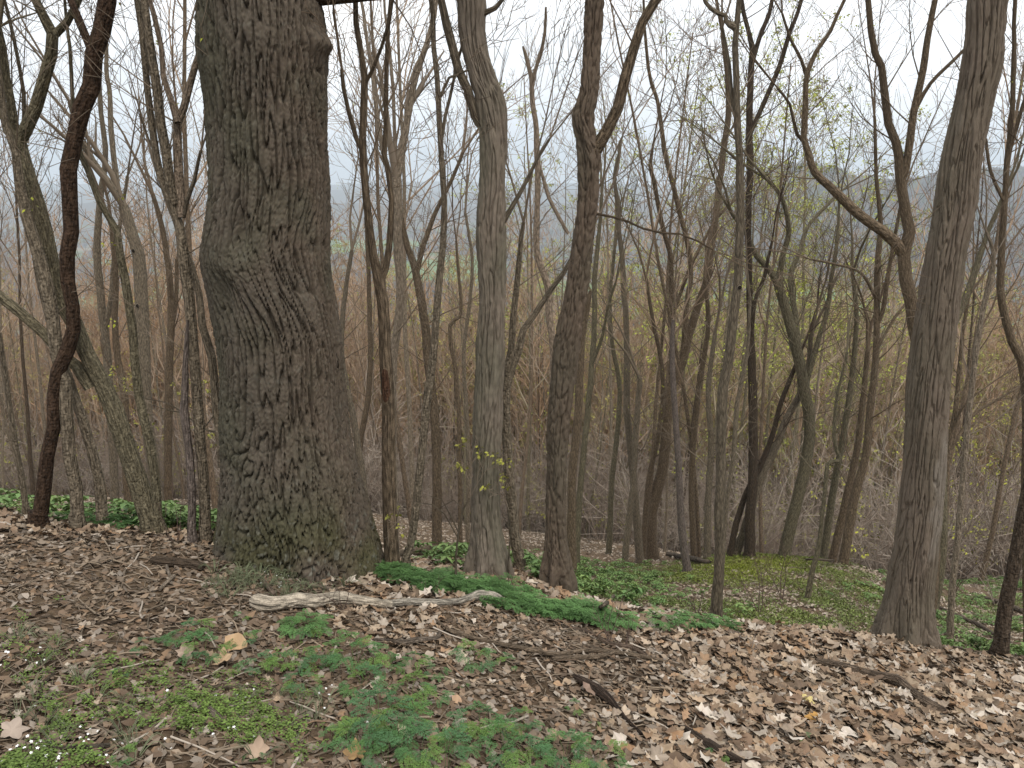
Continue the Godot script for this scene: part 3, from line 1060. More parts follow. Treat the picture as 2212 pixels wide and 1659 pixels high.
	tree("forest_tree", "rough barked tree crossing behind the bowed slender one", "brown", 2, [
		[[944, 1140, 22], [944, 1020, 20], [940, 920, 20], [934, 853, 20], [924, 770, 20], [919, 703, 19], [907, 636, 18], [894, 570, 16], [880, 533, 14], [870, 493, 12], [862, 450, 10]],
		[[900, 590, 12], [912, 540, 11], [925, 500, 11], [938, 465, 10], [952, 435, 9], [975, 390, 8], [1000, 330, 7]]], 13.0, {"dense": 1.0})
	tree("sapling", "wriggling thin sapling left of the shaggy tree", "brown", 3, [
		[[994, 1140, 10], [994, 1086, 10], [992, 970, 10], [992, 903, 10], [987, 836, 10], [982, 780, 10], [975, 753, 9], [972, 703, 9], [980, 692, 8], [993, 684, 8], [996, 653, 7], [990, 586, 6], [985, 520, 5]]], 13.5, {"dense": 0.9})
	tree("forest_tree", "smooth tree forking right just behind the shaggy trunk", "grey", 3, [
		[[1122, 1238, 28], [1114, 1172, 24], [1107, 1106, 23], [1097, 986, 22], [1092, 886, 21], [1097, 803, 20], [1105, 753, 15], [1109, 686, 14], [1116, 620, 13], [1121, 560, 11], [1130, 480, 8]],
		[[1096, 830, 18], [1108, 790, 17], [1120, 760, 17], [1130, 713, 15], [1150, 686, 14], [1174, 650, 13], [1194, 620, 12], [1217, 590, 11], [1234, 560, 10], [1250, 540, 9]]], 0.0, {"dense": 0.9})
	tree("dead_tree", "pale barkless limb rising between the shaggy tree and the forked tree", "dead", 4, [
		[[1192, 1000, 14], [1194, 850, 15], [1195, 753, 16], [1187, 686, 16], [1184, 620, 16], [1170, 580, 15], [1160, 540, 14], [1160, 467, 13], [1162, 400, 13], [1160, 333, 13], [1159, 283, 12], [1150, 217, 11], [1147, 167, 10], [1135, 117, 8], [1130, 100, 5]],
		[[1150, 190, 8], [1154, 160, 9], [1167, 117, 8], [1177, 70, 7], [1179, 15, 5]], [[1160, 340, 6], [1172, 380, 7], [1185, 425, 8], [1205, 465, 8], [1228, 505, 7]]], 10.5, {"dense": 0.25, "snag": true})
	tree("snapped_trunk", "smooth trunk snapped off at the top right of the forked tree", "brown", 3, [
		[[1235, 1247, 22], [1235, 1106, 19], [1237, 1020, 19], [1247, 920, 18], [1252, 820, 17], [1257, 736, 15], [1267, 670, 12], [1273, 640, 10], [1276, 628, 7]]], 0.0, {"snag": true, "dense": 0.35})
	tree("forest_tree", "slim greenish trunk just right of the snapped one", "olive", 3, [
		[[1246, 1190, 15], [1250, 1103, 14], [1260, 986, 13], [1270, 886, 13], [1277, 803, 12], [1284, 703, 11], [1284, 603, 11], [1289, 553, 10], [1296, 480, 8], [1300, 420, 7]], [[1277, 790, 9], [1300, 730, 7], [1314, 660, 6], [1330, 610, 5]]], 13.0, {"dense": 1.2, "buds": 0.25})
	tree("forest_tree", "bare thin pole of a tree with a broken tip at the middle right", "grey", 3, [
		[[1382, 1217, 23], [1374, 1106, 17], [1364, 986, 15], [1354, 886, 14], [1354, 786, 13], [1352, 686, 12], [1347, 620, 12], [1344, 553, 11], [1337, 500, 10], [1334, 433, 9], [1327, 383, 8], [1337, 333, 7], [1339, 303, 5]]], 0.0, {"snag": true, "dense": 0.5})
	tree("forest_tree", "tree splitting into several dark stems at the middle right", "brown", 3, [
		[[1409, 1210, 31], [1407, 1170, 26], [1407, 1106, 25], [1430, 1020, 23], [1440, 920, 22], [1450, 836, 21], [1472, 786, 20], [1494, 703, 18], [1507, 663, 17], [1524, 620, 16], [1534, 553, 15], [1546, 467, 14], [1554, 400, 14], [1562, 333, 13], [1571, 267, 13], [1574, 200, 12], [1566, 120, 10], [1560, 70, 9]],
		[[1450, 836, 14], [1452, 753, 13], [1448, 686, 12], [1450, 620, 11], [1448, 553, 10], [1434, 500, 10], [1420, 433, 9], [1413, 390, 9], [1405, 360, 8], [1411, 310, 5]],
		[[1474, 780, 12], [1484, 653, 11], [1492, 600, 10], [1488, 540, 10], [1470, 467, 10], [1454, 400, 10], [1437, 333, 10], [1430, 283, 9], [1420, 217, 8], [1404, 167, 7], [1395, 90, 6], [1390, 0, 5]],
		[[1450, 690, 7], [1468, 640, 8], [1490, 580, 8], [1520, 520, 7], [1550, 470, 6], [1580, 440, 5]]], 0.0, {"dense": 0.9})
	tree("dead_tree", "grey split dead pole beside the many stemmed tree", "violet", 4, [
		[[1484, 1238, 22], [1478, 1190, 17], [1470, 1106, 15], [1467, 1020, 14], [1460, 920, 13], [1454, 820, 12], [1452, 740, 10], [1454, 690, 7]]], 0.0, {"bare": true})
	tree("forest_tree", "rough slender tree standing forward on the green slope", "grey", 1, [
		[[1547, 1342, 36], [1550, 1290, 25], [1554, 1240, 22], [1554, 1106, 22], [1557, 1020, 22], [1559, 920, 22], [1562, 836, 22], [1574, 786, 21], [1580, 720, 20], [1589, 653, 20], [1594, 603, 20], [1596, 553, 19], [1599, 500, 18], [1599, 400, 17], [1597, 333, 16], [1592, 267, 15], [1591, 167, 14], [1589, 100, 13], [1592, 53, 12], [1596, 0, 11]],
		[[1589, 60, 13], [1577, 53, 14], [1569, 45, 10], [1566, 33, 9], [1550, 28, 9], [1535, 18, 9], [1524, 5, 8], [1518, -10, 7]],
		[[1592, 270, 9], [1580, 200, 8], [1575, 140, 8], [1560, 60, 7]]], 0.0, {"dense": 0.8, "clear": 0.6, "holes": [[1595, 620, 8, 20]]})
	tree("forest_tree", "dark trunk splitting into a tall brush of stems at upper right", "dark", 3, [
		[[1619, 1204, 28], [1620, 1106, 21], [1626, 1053, 20], [1627, 920, 19], [1626, 836, 18], [1624, 786, 17], [1622, 736, 16], [1620, 660, 14], [1618, 560, 13], [1616, 467, 13], [1620, 400, 14], [1620, 333, 15], [1619, 267, 15], [1620, 200, 14], [1624, 133, 13], [1626, 107, 13], [1617, 67, 9], [1607, 27, 9], [1602, 0, 8]],
		[[1624, 140, 10], [1640, 83, 10], [1660, 33, 9], [1668, 0, 8]], [[1620, 290, 10], [1630, 267, 10], [1660, 200, 10], [1687, 133, 10], [1707, 67, 9], [1731, 0, 8]], [[1623, 740, 10], [1630, 653, 8], [1650, 603, 8], [1657, 570, 7], [1668, 520, 5]]], 0.0, {"dense": 0.9})
	tree("sapling", "thin sapling leaning right behind the tree on the green slope", "grey", 3, [
		[[1562, 1190, 10], [1570, 1086, 9], [1584, 986, 9], [1590, 886, 8], [1607, 803, 8], [1617, 730, 7], [1620, 640, 6]]], 13.0, {"dense": 0.8})
	tree("leaning_dead_trunk", "blackish trunk leaning hard right beside a pale leaning one", "dark", 3, [
		[[1577, 1204, 14], [1590, 1133, 13], [1612, 1066, 12], [1644, 1003, 12], [1670, 936, 11], [1687, 870, 10], [1707, 820, 10], [1722, 780, 8]]], 0.0, {"dense": 0.7})
	tree("forest_tree", "pale grey trunk leaning right over the mossy mound", "grey", 3, [
		[[1590, 1202, 20], [1606, 1150, 18], [1628, 1080, 17], [1650, 1020, 16], [1674, 970, 16], [1700, 903, 15], [1727, 853, 13], [1745, 800, 11], [1752, 720, 9]]], 0.0, {"dense": 0.8})
	tree("forest_tree", "olive tree with a broad fork above the mossy mound", "olive", 3, [
		[[1694, 1204, 25], [1707, 1140, 24], [1740, 1003, 24], [1750, 920, 24], [1740, 853, 24], [1724, 770, 23], [1707, 703, 22], [1687, 636, 20], [1676, 603, 18], [1660, 580, 14], [1634, 553, 12], [1610, 500, 10], [1580, 460, 8]],
		[[1680, 612, 14], [1688, 570, 13], [1690, 553, 12], [1704, 500, 11], [1690, 430, 9], [1660, 390, 8]], [[1728, 785, 14], [1718, 686, 13], [1708, 603, 12], [1714, 573, 11], [1727, 545, 10], [1745, 490, 9], [1790, 440, 8], [1820, 410, 6]],
		[[1738, 840, 13], [1755, 780, 12], [1767, 736, 11], [1787, 670, 10], [1796, 600, 9], [1806, 540, 8], [1812, 460, 6]]], 0.0, {"dense": 1.2, "buds": 0.35, "clear": 0.4})
	tree("forest_tree", "straight dark mid distance tree left of the leaning hickory", "brown", 3, [
		[[1824, 1200, 22], [1840, 1106, 19], [1855, 1040, 17], [1870, 986, 16], [1880, 886, 15], [1889, 803, 14], [1894, 720, 13], [1894, 636, 13], [1897, 553, 12], [1902, 480, 10], [1893, 380, 8], [1890, 250, 6]],
		[[1895, 700, 9], [1907, 670, 9], [1920, 586, 9], [1935, 500, 7], [1950, 420, 6]], [[1894, 650, 7], [1860, 590, 6], [1800, 570, 5], [1750, 560, 4]], [[1892, 760, 7], [1930, 690, 6], [1970, 640, 5]]], 13.0, {"dense": 1.1, "buds": 0.25, "clear": 0.35})
	tree("bent_tree", "large tree with one limb swept far to the left, behind the hickory", "brown", 3, [
		[[2010, 1250, 34], [2008, 1000, 32], [1998, 820, 30], [1985, 753, 28], [1974, 703, 27], [1967, 653, 27], [1957, 603, 27], [1951, 553, 26], [1964, 500, 24], [1957, 467, 23], [1947, 400, 21], [1940, 333, 19], [1936, 307, 18], [1920, 267, 17], [1910, 200, 16], [1904, 143, 15], [1890, 117, 14], [1880, 67, 13], [1875, 0, 12]],
		[[1952, 548, 26], [1935, 525, 24], [1907, 500, 23], [1875, 478, 22], [1840, 450, 21], [1815, 425, 19], [1790, 400, 18], [1760, 373, 16], [1747, 333, 14], [1737, 300, 13], [1740, 233, 12], [1740, 183, 11], [1744, 157, 11], [1764, 110, 9], [1794, 67, 8], [1824, 0, 7]],
		[[1742, 165, 8], [1730, 127, 7], [1707, 83, 6], [1690, 30, 5]], [[1740, 310, 8], [1722, 290, 8], [1714, 260, 7], [1706, 225, 6], [1680, 190, 5]],
		[[1946, 395, 16], [1956, 370, 16], [1966, 300, 16], [1973, 245, 15], [1984, 200, 15], [1994, 150, 14], [2004, 83, 13], [2014, 27, 12], [2020, 0, 11]],
		[[1975, 240, 9], [2010, 180, 8], [2060, 130, 7], [2090, 100, 6]]], 9.0, {"dense": 0.9, "clear": 0.62, "buds": 0.12})
	tree("sapling", "pale smooth sapling right of the leaning hickory", "pale", 3, [
		[[2049, 1395, 16], [2057, 1273, 14], [2071, 1140, 13], [2081, 1020, 13], [2094, 886, 12], [2107, 770, 12], [2117, 703, 11], [2127, 653, 11], [2141, 603, 10], [2147, 550, 8], [2130, 500, 6]]], 0.0, {"dense": 0.5})
	tree("forest_tree", "tree bowed in a long curve along the right edge", "brown", 3, [
		[[2224, 1405, 30], [2220, 1106, 26], [2222, 900, 24], [2207, 780, 18], [2184, 736, 17], [2171, 686, 16], [2161, 620, 15], [2161, 553, 14], [2167, 500, 13], [2171, 433, 12], [2177, 333, 11], [2187, 233, 10], [2191, 100, 9], [2193, 0, 8]],
		[[2177, 340, 9], [2195, 280, 8], [2212, 220, 8], [2240, 150, 7]], [[2171, 440, 8], [2140, 370, 7], [2130, 300, 6]]], 0.0, {"dense": 0.8, "buds": 0.1})
	tree("mossy_tree", "dark leaning trunk with a leafy mossy foot at the lower right edge", "dark", 3, [
		[[2157, 1418, 38], [2171, 1323, 29], [2187, 1240, 27], [2201, 1156, 26], [2216, 1080, 25], [2240, 960, 24], [2262, 820, 22], [2280, 600, 20], [2300, 300, 16]]], 0.0, {"dense": 0.4})
	tree("forest_tree", "limb slanting up to the right from behind the hickory", "olive", 3, [
		[[2034, 1200, 20], [2036, 1000, 19], [2040, 830, 18], [2054, 720, 17], [2074, 670, 16], [2101, 603, 14], [2117, 553, 12], [2135, 500, 10], [2165, 430, 8]]], 11.0, {"dense": 0.9, "buds": 0.2})
	tree("sapling", "thin dark stem in the hollow right of the hickory", "brown", 3, [
		[[2040, 1180, 12], [2047, 986, 11], [2064, 886, 10], [2074, 786, 9], [2080, 720, 8], [2092, 640, 7]], [[2050, 980, 7], [2100, 900, 6], [2160, 860, 5], [2212, 830, 4]], [[2052, 940, 6], [2080, 880, 5], [2110, 850, 4]]], 12.0, {"dense": 1.2})
	tree("sapling", "crooked sapling with a sideways kink above the mound", "olive", 3, [
		[[1744, 1297, 12], [1757, 1223, 11], [1767, 1189, 10], [1777, 1106, 9], [1784, 1040, 9], [1787, 1003, 9], [1794, 997, 9], [1810, 996, 9], [1814, 988, 9], [1802, 953, 8], [1806, 870, 7], [1814, 828, 6], [1830, 760, 5]]], 0.0, {"dense": 0.9})
	# slimmer trees standing farther down the slope
	var extra_trees := [
		["slim tree in the gap left of the scarred tree", "grey", [[796, 1140, 17], [780, 1010, 15], [762, 900, 14], [742, 800, 13], [737, 740, 12], [745, 640, 10], [760, 540, 8]], 12.0],
		["thin tree close right of the oak, leaning right at its top", "brown", [[766, 1100, 14], [778, 960, 13], [795, 860, 12], [800, 760, 11], [798, 660, 10], [795, 560, 9], [790, 470, 8]], 15.0],
		["slender stem in the brown thicket right of the wriggling sapling", "grey", [[1010, 1140, 10], [1012, 1000, 10], [1006, 860, 9], [1002, 760, 8], [1015, 650, 8], [1020, 560, 7], [1005, 460, 6]], 17.0],
		["narrow tree with green haze of leaves right of the forked tree", "olive", [[1316, 1180, 13], [1322, 1040, 12], [1334, 930, 11], [1338, 830, 10], [1322, 740, 9], [1318, 640, 8], [1328, 540, 7]], 17.0],
		["thin straight tree with a knob below the pole with broken tip", "grey", [[1352, 1185, 14], [1368, 1040, 13], [1376, 900, 12], [1382, 820, 11], [1378, 810, 8]], 15.0],
		["slim stem rising right of the bare pole", "brown", [[1390, 1190, 13], [1400, 1050, 12], [1420, 950, 11], [1432, 860, 10], [1428, 780, 9], [1410, 690, 8], [1396, 600, 7]], 16.0],
		["narrow trunk behind the grey dead pole", "brown", [[1500, 1190, 14], [1494, 1060, 13], [1500, 930, 12], [1516, 800, 11], [1530, 700, 10], [1522, 600, 8]], 15.0],
		["thin trunk left of the tree on the green slope", "grey", [[1528, 1195, 15], [1530, 1080, 14], [1536, 960, 13], [1530, 840, 11], [1545, 720, 9]], 14.0],
		["slender trunk between the mound and the straight dark tree", "olive", [[1780, 1195, 16], [1800, 1060, 15], [1822, 940, 13], [1838, 830, 12], [1850, 700, 10], [1842, 590, 8]], 14.0],
		["twin slim trunk left of the straight dark tree", "brown", [[1800, 1200, 18], [1826, 1085, 16], [1850, 980, 14], [1862, 880, 12], [1874, 760, 10]], 13.5]]
	for e in extra_trees:
		tree("forest_tree", e[0], e[1], 3, [e[2]], e[3], {"dense": 1.1, "clear": 0.35, "buds": 0.12})

# ---------------------------------------------------------------- the wood down the hillside
func wood() -> void:
	var kinds := [
		["grey bare tree with rising limbs", "grey", 14.0, 0.066, 0.0, 12],
		["brown bare tree with many fine twigs", "brown", 13.0, 0.060, 0.0, 13],
		["tall dark bare tree", "dark", 15.0, 0.070, 0.0, 11],
		["slender grey young tree", "grey", 11.0, 0.042, 0.0, 11],
		["thin brown leaning tree", "brown", 11.5, 0.050, 0.0, 11],
		["yellow green tree with opening leaves", "olive", 12.0, 0.060, 0.7, 12],
		["pale yellowish budding tree", "olive", 11.0, 0.065, 0.35, 12]]
	var protos := []
	for k in kinds.size():
		var q: Array = kinds[k]
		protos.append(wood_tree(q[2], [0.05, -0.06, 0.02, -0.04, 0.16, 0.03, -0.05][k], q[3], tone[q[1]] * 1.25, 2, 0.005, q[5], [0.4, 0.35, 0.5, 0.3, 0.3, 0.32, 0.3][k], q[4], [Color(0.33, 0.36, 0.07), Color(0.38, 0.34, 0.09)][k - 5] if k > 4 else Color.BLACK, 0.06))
	var zones := [[-9999, "beyond the far left edge sapling"], [80, "behind the reddish crooked sapling"], [230, "behind the leaning pale trunk"], [330, "by the holed tree"], [400, "behind the snag"], [490, "hidden behind the oak"], [740, "close right of the oak"], [830, "behind the scarred tree"], [900, "behind the bowed slender tree"], [970, "left of the shaggy tree"], [1060, "right of the shaggy tree"], [1150, "left of the forked tree"], [1230, "right of the forked tree"], [1330, "behind the bare pole"], [1400, "behind the many stemmed tree"], [1490, "left of the slope tree"], [1570, "behind the slope tree"], [1650, "over the mossy mound"], [1740, "behind the broad fork"], [1820, "behind the straight dark tree"], [1920, "behind the hickory"], [2060, "right of the hickory"], [2150, "at the right edge"]]
	var alike := {}
	var placed := PackedVector2Array()
	var tries := 0
	while placed.size() < 185 and tries < 6000:
		tries += 1
		var d := rng.randf_range(27.0, 50.0) if placed.size() > 30 else rng.randf_range(15.0, 27.0)
		var u := rng.randf_range(-0.82, 0.82)
		if placed.size() >= 30 and placed.size() < 39:
			d = rng.randf_range(24.0, 32.0)
			u = [0.32, 0.36, 0.41, 0.30, 0.38, 0.20, 0.02, 0.46, 0.27][placed.size() - 30] + rng.randf_range(-0.015, 0.015)
		var p := Vector2(u * d, -d)
		var free := true
		for q in placed:
			if q.distance_to(p) < 0.8 + d * 0.02:
				free = false
				break
		if not free:
			continue
		placed.append(p)
		var k := rng.randi_range(0, 4)
		var leafy := clampf(smoothstep(-0.25, 0.05, u) * (1.0 - smoothstep(0.5, 0.75, u)), 0.0, 1.0) * smoothstep(26.0, 32.0, d)
		var crowned := placed.size() > 30 and placed.size() <= 39
		if crowned:
			k = 5
		elif d > 27.0 and rng.randf() < 0.1 + 0.5 * leafy:
			k = 5 if rng.randf() < 0.6 * leafy else 6
		var at := Vector3(p.x, height(p.x, p.y), p.y)
		var px := CX + F * u * (d / (d * cos(PITCH) + (EYE.y - at.y) * sin(PITCH)))
		var zone := zones.size() - 1
		while zone > 0 and px < zones[zone][0]:
			zone -= 1
		var label: String = kinds[k][0] + (", fairly near, " if d < 22.0 else ", " if d < 33.0 else ", farther down, " if d < 42.0 else ", far down, ") + zones[zone][1]
		var sc := rng.randf_range(0.75, 1.2)
		if crowned:
			sc = rng.randf_range(1.25, 1.6)
		label = ("small " if sc < 0.88 else "large " if sc > 1.08 else "") + label
		var root := thing("woodland_tree", label, "tree", at, "trees of the wood below the bank")
		if not alike.has(label):
			alike[label] = []
		alike[label].append([px, root])
		root.rotation = Vector3(rng.randf_range(-0.05, 0.05), rng.randf() * TAU, rng.randf_range(-0.06, 0.06))
		root.scale = Vector3(sc, sc, sc)
		part("trunk", protos[k][0], barks[3], root)
		part("crown", protos[k][1], M.twig, root)
		if protos[k][2] != null:
			part("foliage", protos[k][2], M.leaf, root)
	for label in alike:
		var same: Array = alike[label]
		same.sort_custom(func(a, b): return a[0] < b[0])
		if same.size() > 1:
			for k in same.size():
				same[k][1].set_meta("label", label + (", leftmost" if k == 0 else ", rightmost" if k == same.size() - 1 else ", second from left" if k == 1 else ", third from left" if k == 2 else ", fourth from left"))
	# the wood beyond, one mass of trees down to the valley
	var far := stuff("distant_wood", "brown and yellow green mass of bare trees down the slope", "wood")
	var far_kinds := []
	for k in 5:
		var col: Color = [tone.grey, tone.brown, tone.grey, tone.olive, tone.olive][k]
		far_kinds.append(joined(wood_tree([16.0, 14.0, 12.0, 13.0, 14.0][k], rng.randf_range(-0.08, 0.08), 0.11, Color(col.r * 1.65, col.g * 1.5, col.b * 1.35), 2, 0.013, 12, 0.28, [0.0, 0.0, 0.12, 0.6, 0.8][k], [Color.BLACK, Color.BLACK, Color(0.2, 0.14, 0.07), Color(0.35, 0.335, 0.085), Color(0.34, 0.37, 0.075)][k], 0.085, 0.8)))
	var rows := [PackedFloat32Array(), PackedFloat32Array(), PackedFloat32Array(), PackedFloat32Array(), PackedFloat32Array()]
	for k in 5200:
		var d := 44.0 * exp(rng.randf() * 2.95)
		if k < 1500:
			d = rng.randf_range(40.0, 110.0)
		var u := rng.randf_range(-0.85, 0.85)
		var x := u * d
		var f: float = nz[1].get_noise_2d(x * 0.006, d * 0.011)
		if meadow(x, d) or d > 590.0 and f > 0.02 and hills(x, d) < 20.0:
			continue
		var leafy := smoothstep(-0.35, 0.0, u) * (1.0 - smoothstep(0.45, 0.8, u)) * (0.35 + 0.5 * smoothstep(52.0, 80.0, d)) + 0.06
		var t := rng.randi_range(0, 2)
		if nz[1].get_noise_2d(x * 0.03, d * 0.03) * 0.9 + rng.randf() < leafy:
			t = rng.randi_range(3, 4)
		var sc := rng.randf_range(0.75, 1.25) * (1.0 + smoothstep(150, 700, d) * 0.25)
		var b := Basis(Vector3.UP, rng.randf() * TAU).scaled(Vector3(sc, sc, sc))
		var g := rng.randf_range(0.8, 1.15)
		row(rows[t], b, Vector3(x, height(x, -d), -d), Color(g, g, g))
	for k in 5:
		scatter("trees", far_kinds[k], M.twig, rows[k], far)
	# the tangle under the trees
	var under := stuff("undergrowth", "brown tangle of bare bushes and brambles under the trees", "undergrowth")
	var bushes := []
	for k in 4:
		var b := Buf.new()
		r_min = 0.0055
		leaf_buf = Buf.new() if k == 3 else null
		buds = 0.5
		leaf_size = 0.045
		leaf_col = Color(0.26, 0.26, 0.05)
		for j in 9:
			var a := rng.randf() * TAU
			var o := rng.randf() * 0.5
			bough(b, Vector3(cos(a) * o, -0.1, sin(a) * o), Vector3(cos(a) * 0.5, 1.0, sin(a) * 0.5).normalized(), rng.randf_range(1.3, 2.9), rng.randf_range(0.012, 0.022), 2 if j % 2 == 0 else 1, Color(0.27, 0.215, 0.165) if k != 1 else Color(0.38, 0.32, 0.26), -0.06 if k != 0 else 0.05, 0.95)
		bushes.append(joined([b.mesh(), leaf_buf.mesh() if leaf_buf != null else null]))
	leaf_buf = null
	rows = [PackedFloat32Array(), PackedFloat32Array(), PackedFloat32Array(), PackedFloat32Array()]
	for k in 1150:
		var u := rng.randf_range(-0.85, 0.85)
		var near := 22.0 + 9.0 * (1.0 - smoothstep(0.0, 0.35, u))
		var d := near + 40.0 * pow(rng.randf(), 1.3)
		var t := rng.randi_range(0, 2)
		if rng.randf() < 0.12:
			t = 3
		var sc := rng.randf_range(0.6, 1.9)
		row(rows[t], Basis(Vector3.UP, rng.randf() * TAU).scaled(Vector3(sc, sc * rng.randf_range(0.8, 1.3), sc)), Vector3(u * d, height(u * d, -d), -d), Color(1, 1, 1) * rng.randf_range(0.8, 1.2))
	for k in 4:
		scatter("bushes", bushes[k], M.twig, rows[k], under)

# ---------------------------------------------------------------- across the valley
func valley() -> void:
	# woods on the far ridges: upright tufts of bare crowns
	var woods := stuff("hillside_woods", "grey blue woods covering the far ridge and valley sides", "woods")
	for t in 3:
		var b := Buf.new()
		for k in 46:
			var a := rng.randf() * TAU
			var o := Vector3(cos(a), 0, sin(a)) * rng.randf() * 4.5
			var hgt := rng.randf_range(5.0, 12.0)
			var lean := Vector3(o.x * 0.12, 1.0, o.z * 0.12).normalized()
			var c: Color = [Color(0.19, 0.158, 0.145), Color(0.215, 0.175, 0.155), Color(0.20, 0.21, 0.10)][t] * rng.randf_range(0.65, 1.3)
			blob_leaf(b, o + Vector3(0, 1, 0), lean, Vector3(sin(a), 0.3, -cos(a)).normalized(), hgt, rng.randf_range(0.35, 1.0), c)
		var rows := PackedFloat32Array()
		for k in 5200:
			var d := rng.randf_range(640.0, 2100.0)
			var u := rng.randf_range(-0.8, 0.8)
			var x := u * d
			var h := hills(x, d)
			var f: float = nz[1].get_noise_2d(x * 0.006, d * 0.011)
			if meadow(x, d) or h < 16.0 and f > 0.01:
				continue
			var sc := rng.randf_range(0.7, 1.3)
			row(rows, Basis(Vector3.UP, rng.randf() * TAU).scaled(Vector3(sc, sc, sc)), Vector3(x, height(x, -d), -d), Color(1, 1, 1))
		scatter("crowns", b.mesh(), M.twig, rows, woods)
	# dark conifers and pale houses in the valley
	var spots := [[1560, 512, 650], [1576, 515, 660], [1548, 517, 640], [1590, 520, 655], [1566, 522, 630], [1010, 545, 800], [1030, 548, 790], [258, 628, 560], [272, 632, 555]]
	for k in spots.size():
		var q: Array = spots[k]
		var p := on_plane(q[0], q[1], q[2])
		p.y = height(p.x, p.z)
		var o := thing("conifer_tree", ["middle", "second from right", "left", "right", "front", "taller right", "shorter left", "left", "right"][k] + " one of the dark conifers " + ("in the valley below the wooded ridge" if k < 5 else "by the green field" if k < 7 else "far off behind the holed tree"), "tree", p, "conifers in the valley")
		var tr := Buf.new()
		tube(tr, PackedVector3Array([Vector3(0, -1, 0), Vector3(0, 5, 0), Vector3(0, 15, 0)]), PackedFloat32Array([0.35, 0.25, 0.05]), 6, tone.dark, 0.0, true)
		part("trunk", tr.mesh(), barks[3], o)
		var cr := Buf.new()
		for j in 160:
			var f := rng.randf()
			var a := rng.randf() * TAU
			var dir := Vector3(cos(a), -0.25, sin(a)).normalized()
			blob_leaf(cr, Vector3(0, 1.5 + 14.0 * f, 0), dir, Vector3(0, 1, 0), (1.0 - f) * 4.2 + 0.5, (1.0 - f) * 0.8 + 0.2, Color(0.03, 0.06, 0.035) * rng.randf_range(0.8, 1.3))
		part("crown", cr.mesh(), M.twig, o)
	var homes := [[1383, 603, 640, 0.3, "white house with a grey roof among trees below the ridge"], [1398, 606, 620, 1.1, "small white shed beside the white valley house"], [820, 462, 1500, 0.4, "long pale building far off left of the scarred tree"], [905, 472, 1400, 0.8, "pale farmhouse far off beside the bowed tree"], [1500, 565, 800, 0.1, "cream house at the foot of the wooded ridge"], [395, 540, 900, 0.7, "white farmhouse seen left of the oak"], [960, 590, 640, 0.2, "grey roofed barn at the edge of the green field"]]
	for q in homes:
		var p := on_plane(q[0], q[1], q[2])
		p.y = height(p.x, p.z)
		var o := thing("house", q[4], "house", p)
		o.rotation.y = q[3]
		var long := 22.0 if q[4].begins_with("long") else 11.0
		var w := Buf.new()
		box(w, Vector3(-long / 2, -3, -4), Vector3(long / 2, 5, 4), Color(0.72, 0.71, 0.68))
		part("wall", w.mesh(), M.wood, o)
		var r := Buf.new()
		var a := Vector3(-long / 2 - 0.4, 5.02, -4.5)
		var c := Vector3(long / 2 + 0.4, 8.2, 0)
		for side in [-1.0, 1.0]:
			quad(r, Vector3(a.x, 5.0, 4.5 * side), Vector3(c.x, 5.0, 4.5 * side), Vector3(c.x, 8.2, 0), Vector3(a.x, 8.2, 0), Vector3(0, 0.8, 0.6 * side), Color(0.12, 0.12, 0.13))
		for side in [-1.0, 1.0]:
			quad(r, Vector3(side * long / 2, 5.0, -4.0), Vector3(side * long / 2, 5.0, 4.0), Vector3(side * long / 2, 7.85, 0.05), Vector3(side * long / 2, 7.85, -0.05), Vector3(side, 0, 0), Color(0.7, 0.69, 0.66))
		part("roof", r.mesh(), M.wood, o)
		for k in 3:
			var g := Buf.new()
			box(g, Vector3(-long * 0.3 + k * long * 0.3 - 0.6, 1.2, 3.98), Vector3(-long * 0.3 + k * long * 0.3 + 0.6, 3.0, 4.06), Color(0.06, 0.07, 0.08))
			part("window", g.mesh(), M.wood, o)

func quad(b: Buf, p0: Vector3, p1: Vector3, p2: Vector3, p3: Vector3, n: Vector3, c: Color) -> void:
	var at := b.v.size()
	for p in [p0, p1, p2, p3]:
		b.v.append(p)
		b.n.append(n)
		b.c.append(c)
	var flip := (p2 - p0).cross(p1 - p0).dot(n) < 0.0
	for k in ([0, 2, 1, 0, 3, 2] if flip else [0, 1, 2, 0, 2, 3]):
		b.i.append(at + k)

func box(b: Buf, lo: Vector3, hi: Vector3, c: Color) -> void:
	for ax in 3:
		for s in 2:
			var n := Vector3.ZERO
			n[ax] = 1.0 if s == 1 else -1.0
			var u := (ax + 1) % 3
			var v := (ax + 2) % 3
			var ps := []
			for k in 4:
				var p := Vector3.ZERO
				p[ax] = hi[ax] if s == 1 else lo[ax]
				p[u] = hi[u] if k == 1 or k == 2 else lo[u]
				p[v] = hi[v] if k >= 2 else lo[v]
				ps.append(p)
			quad(b, ps[0], ps[1], ps[2], ps[3], n, c)

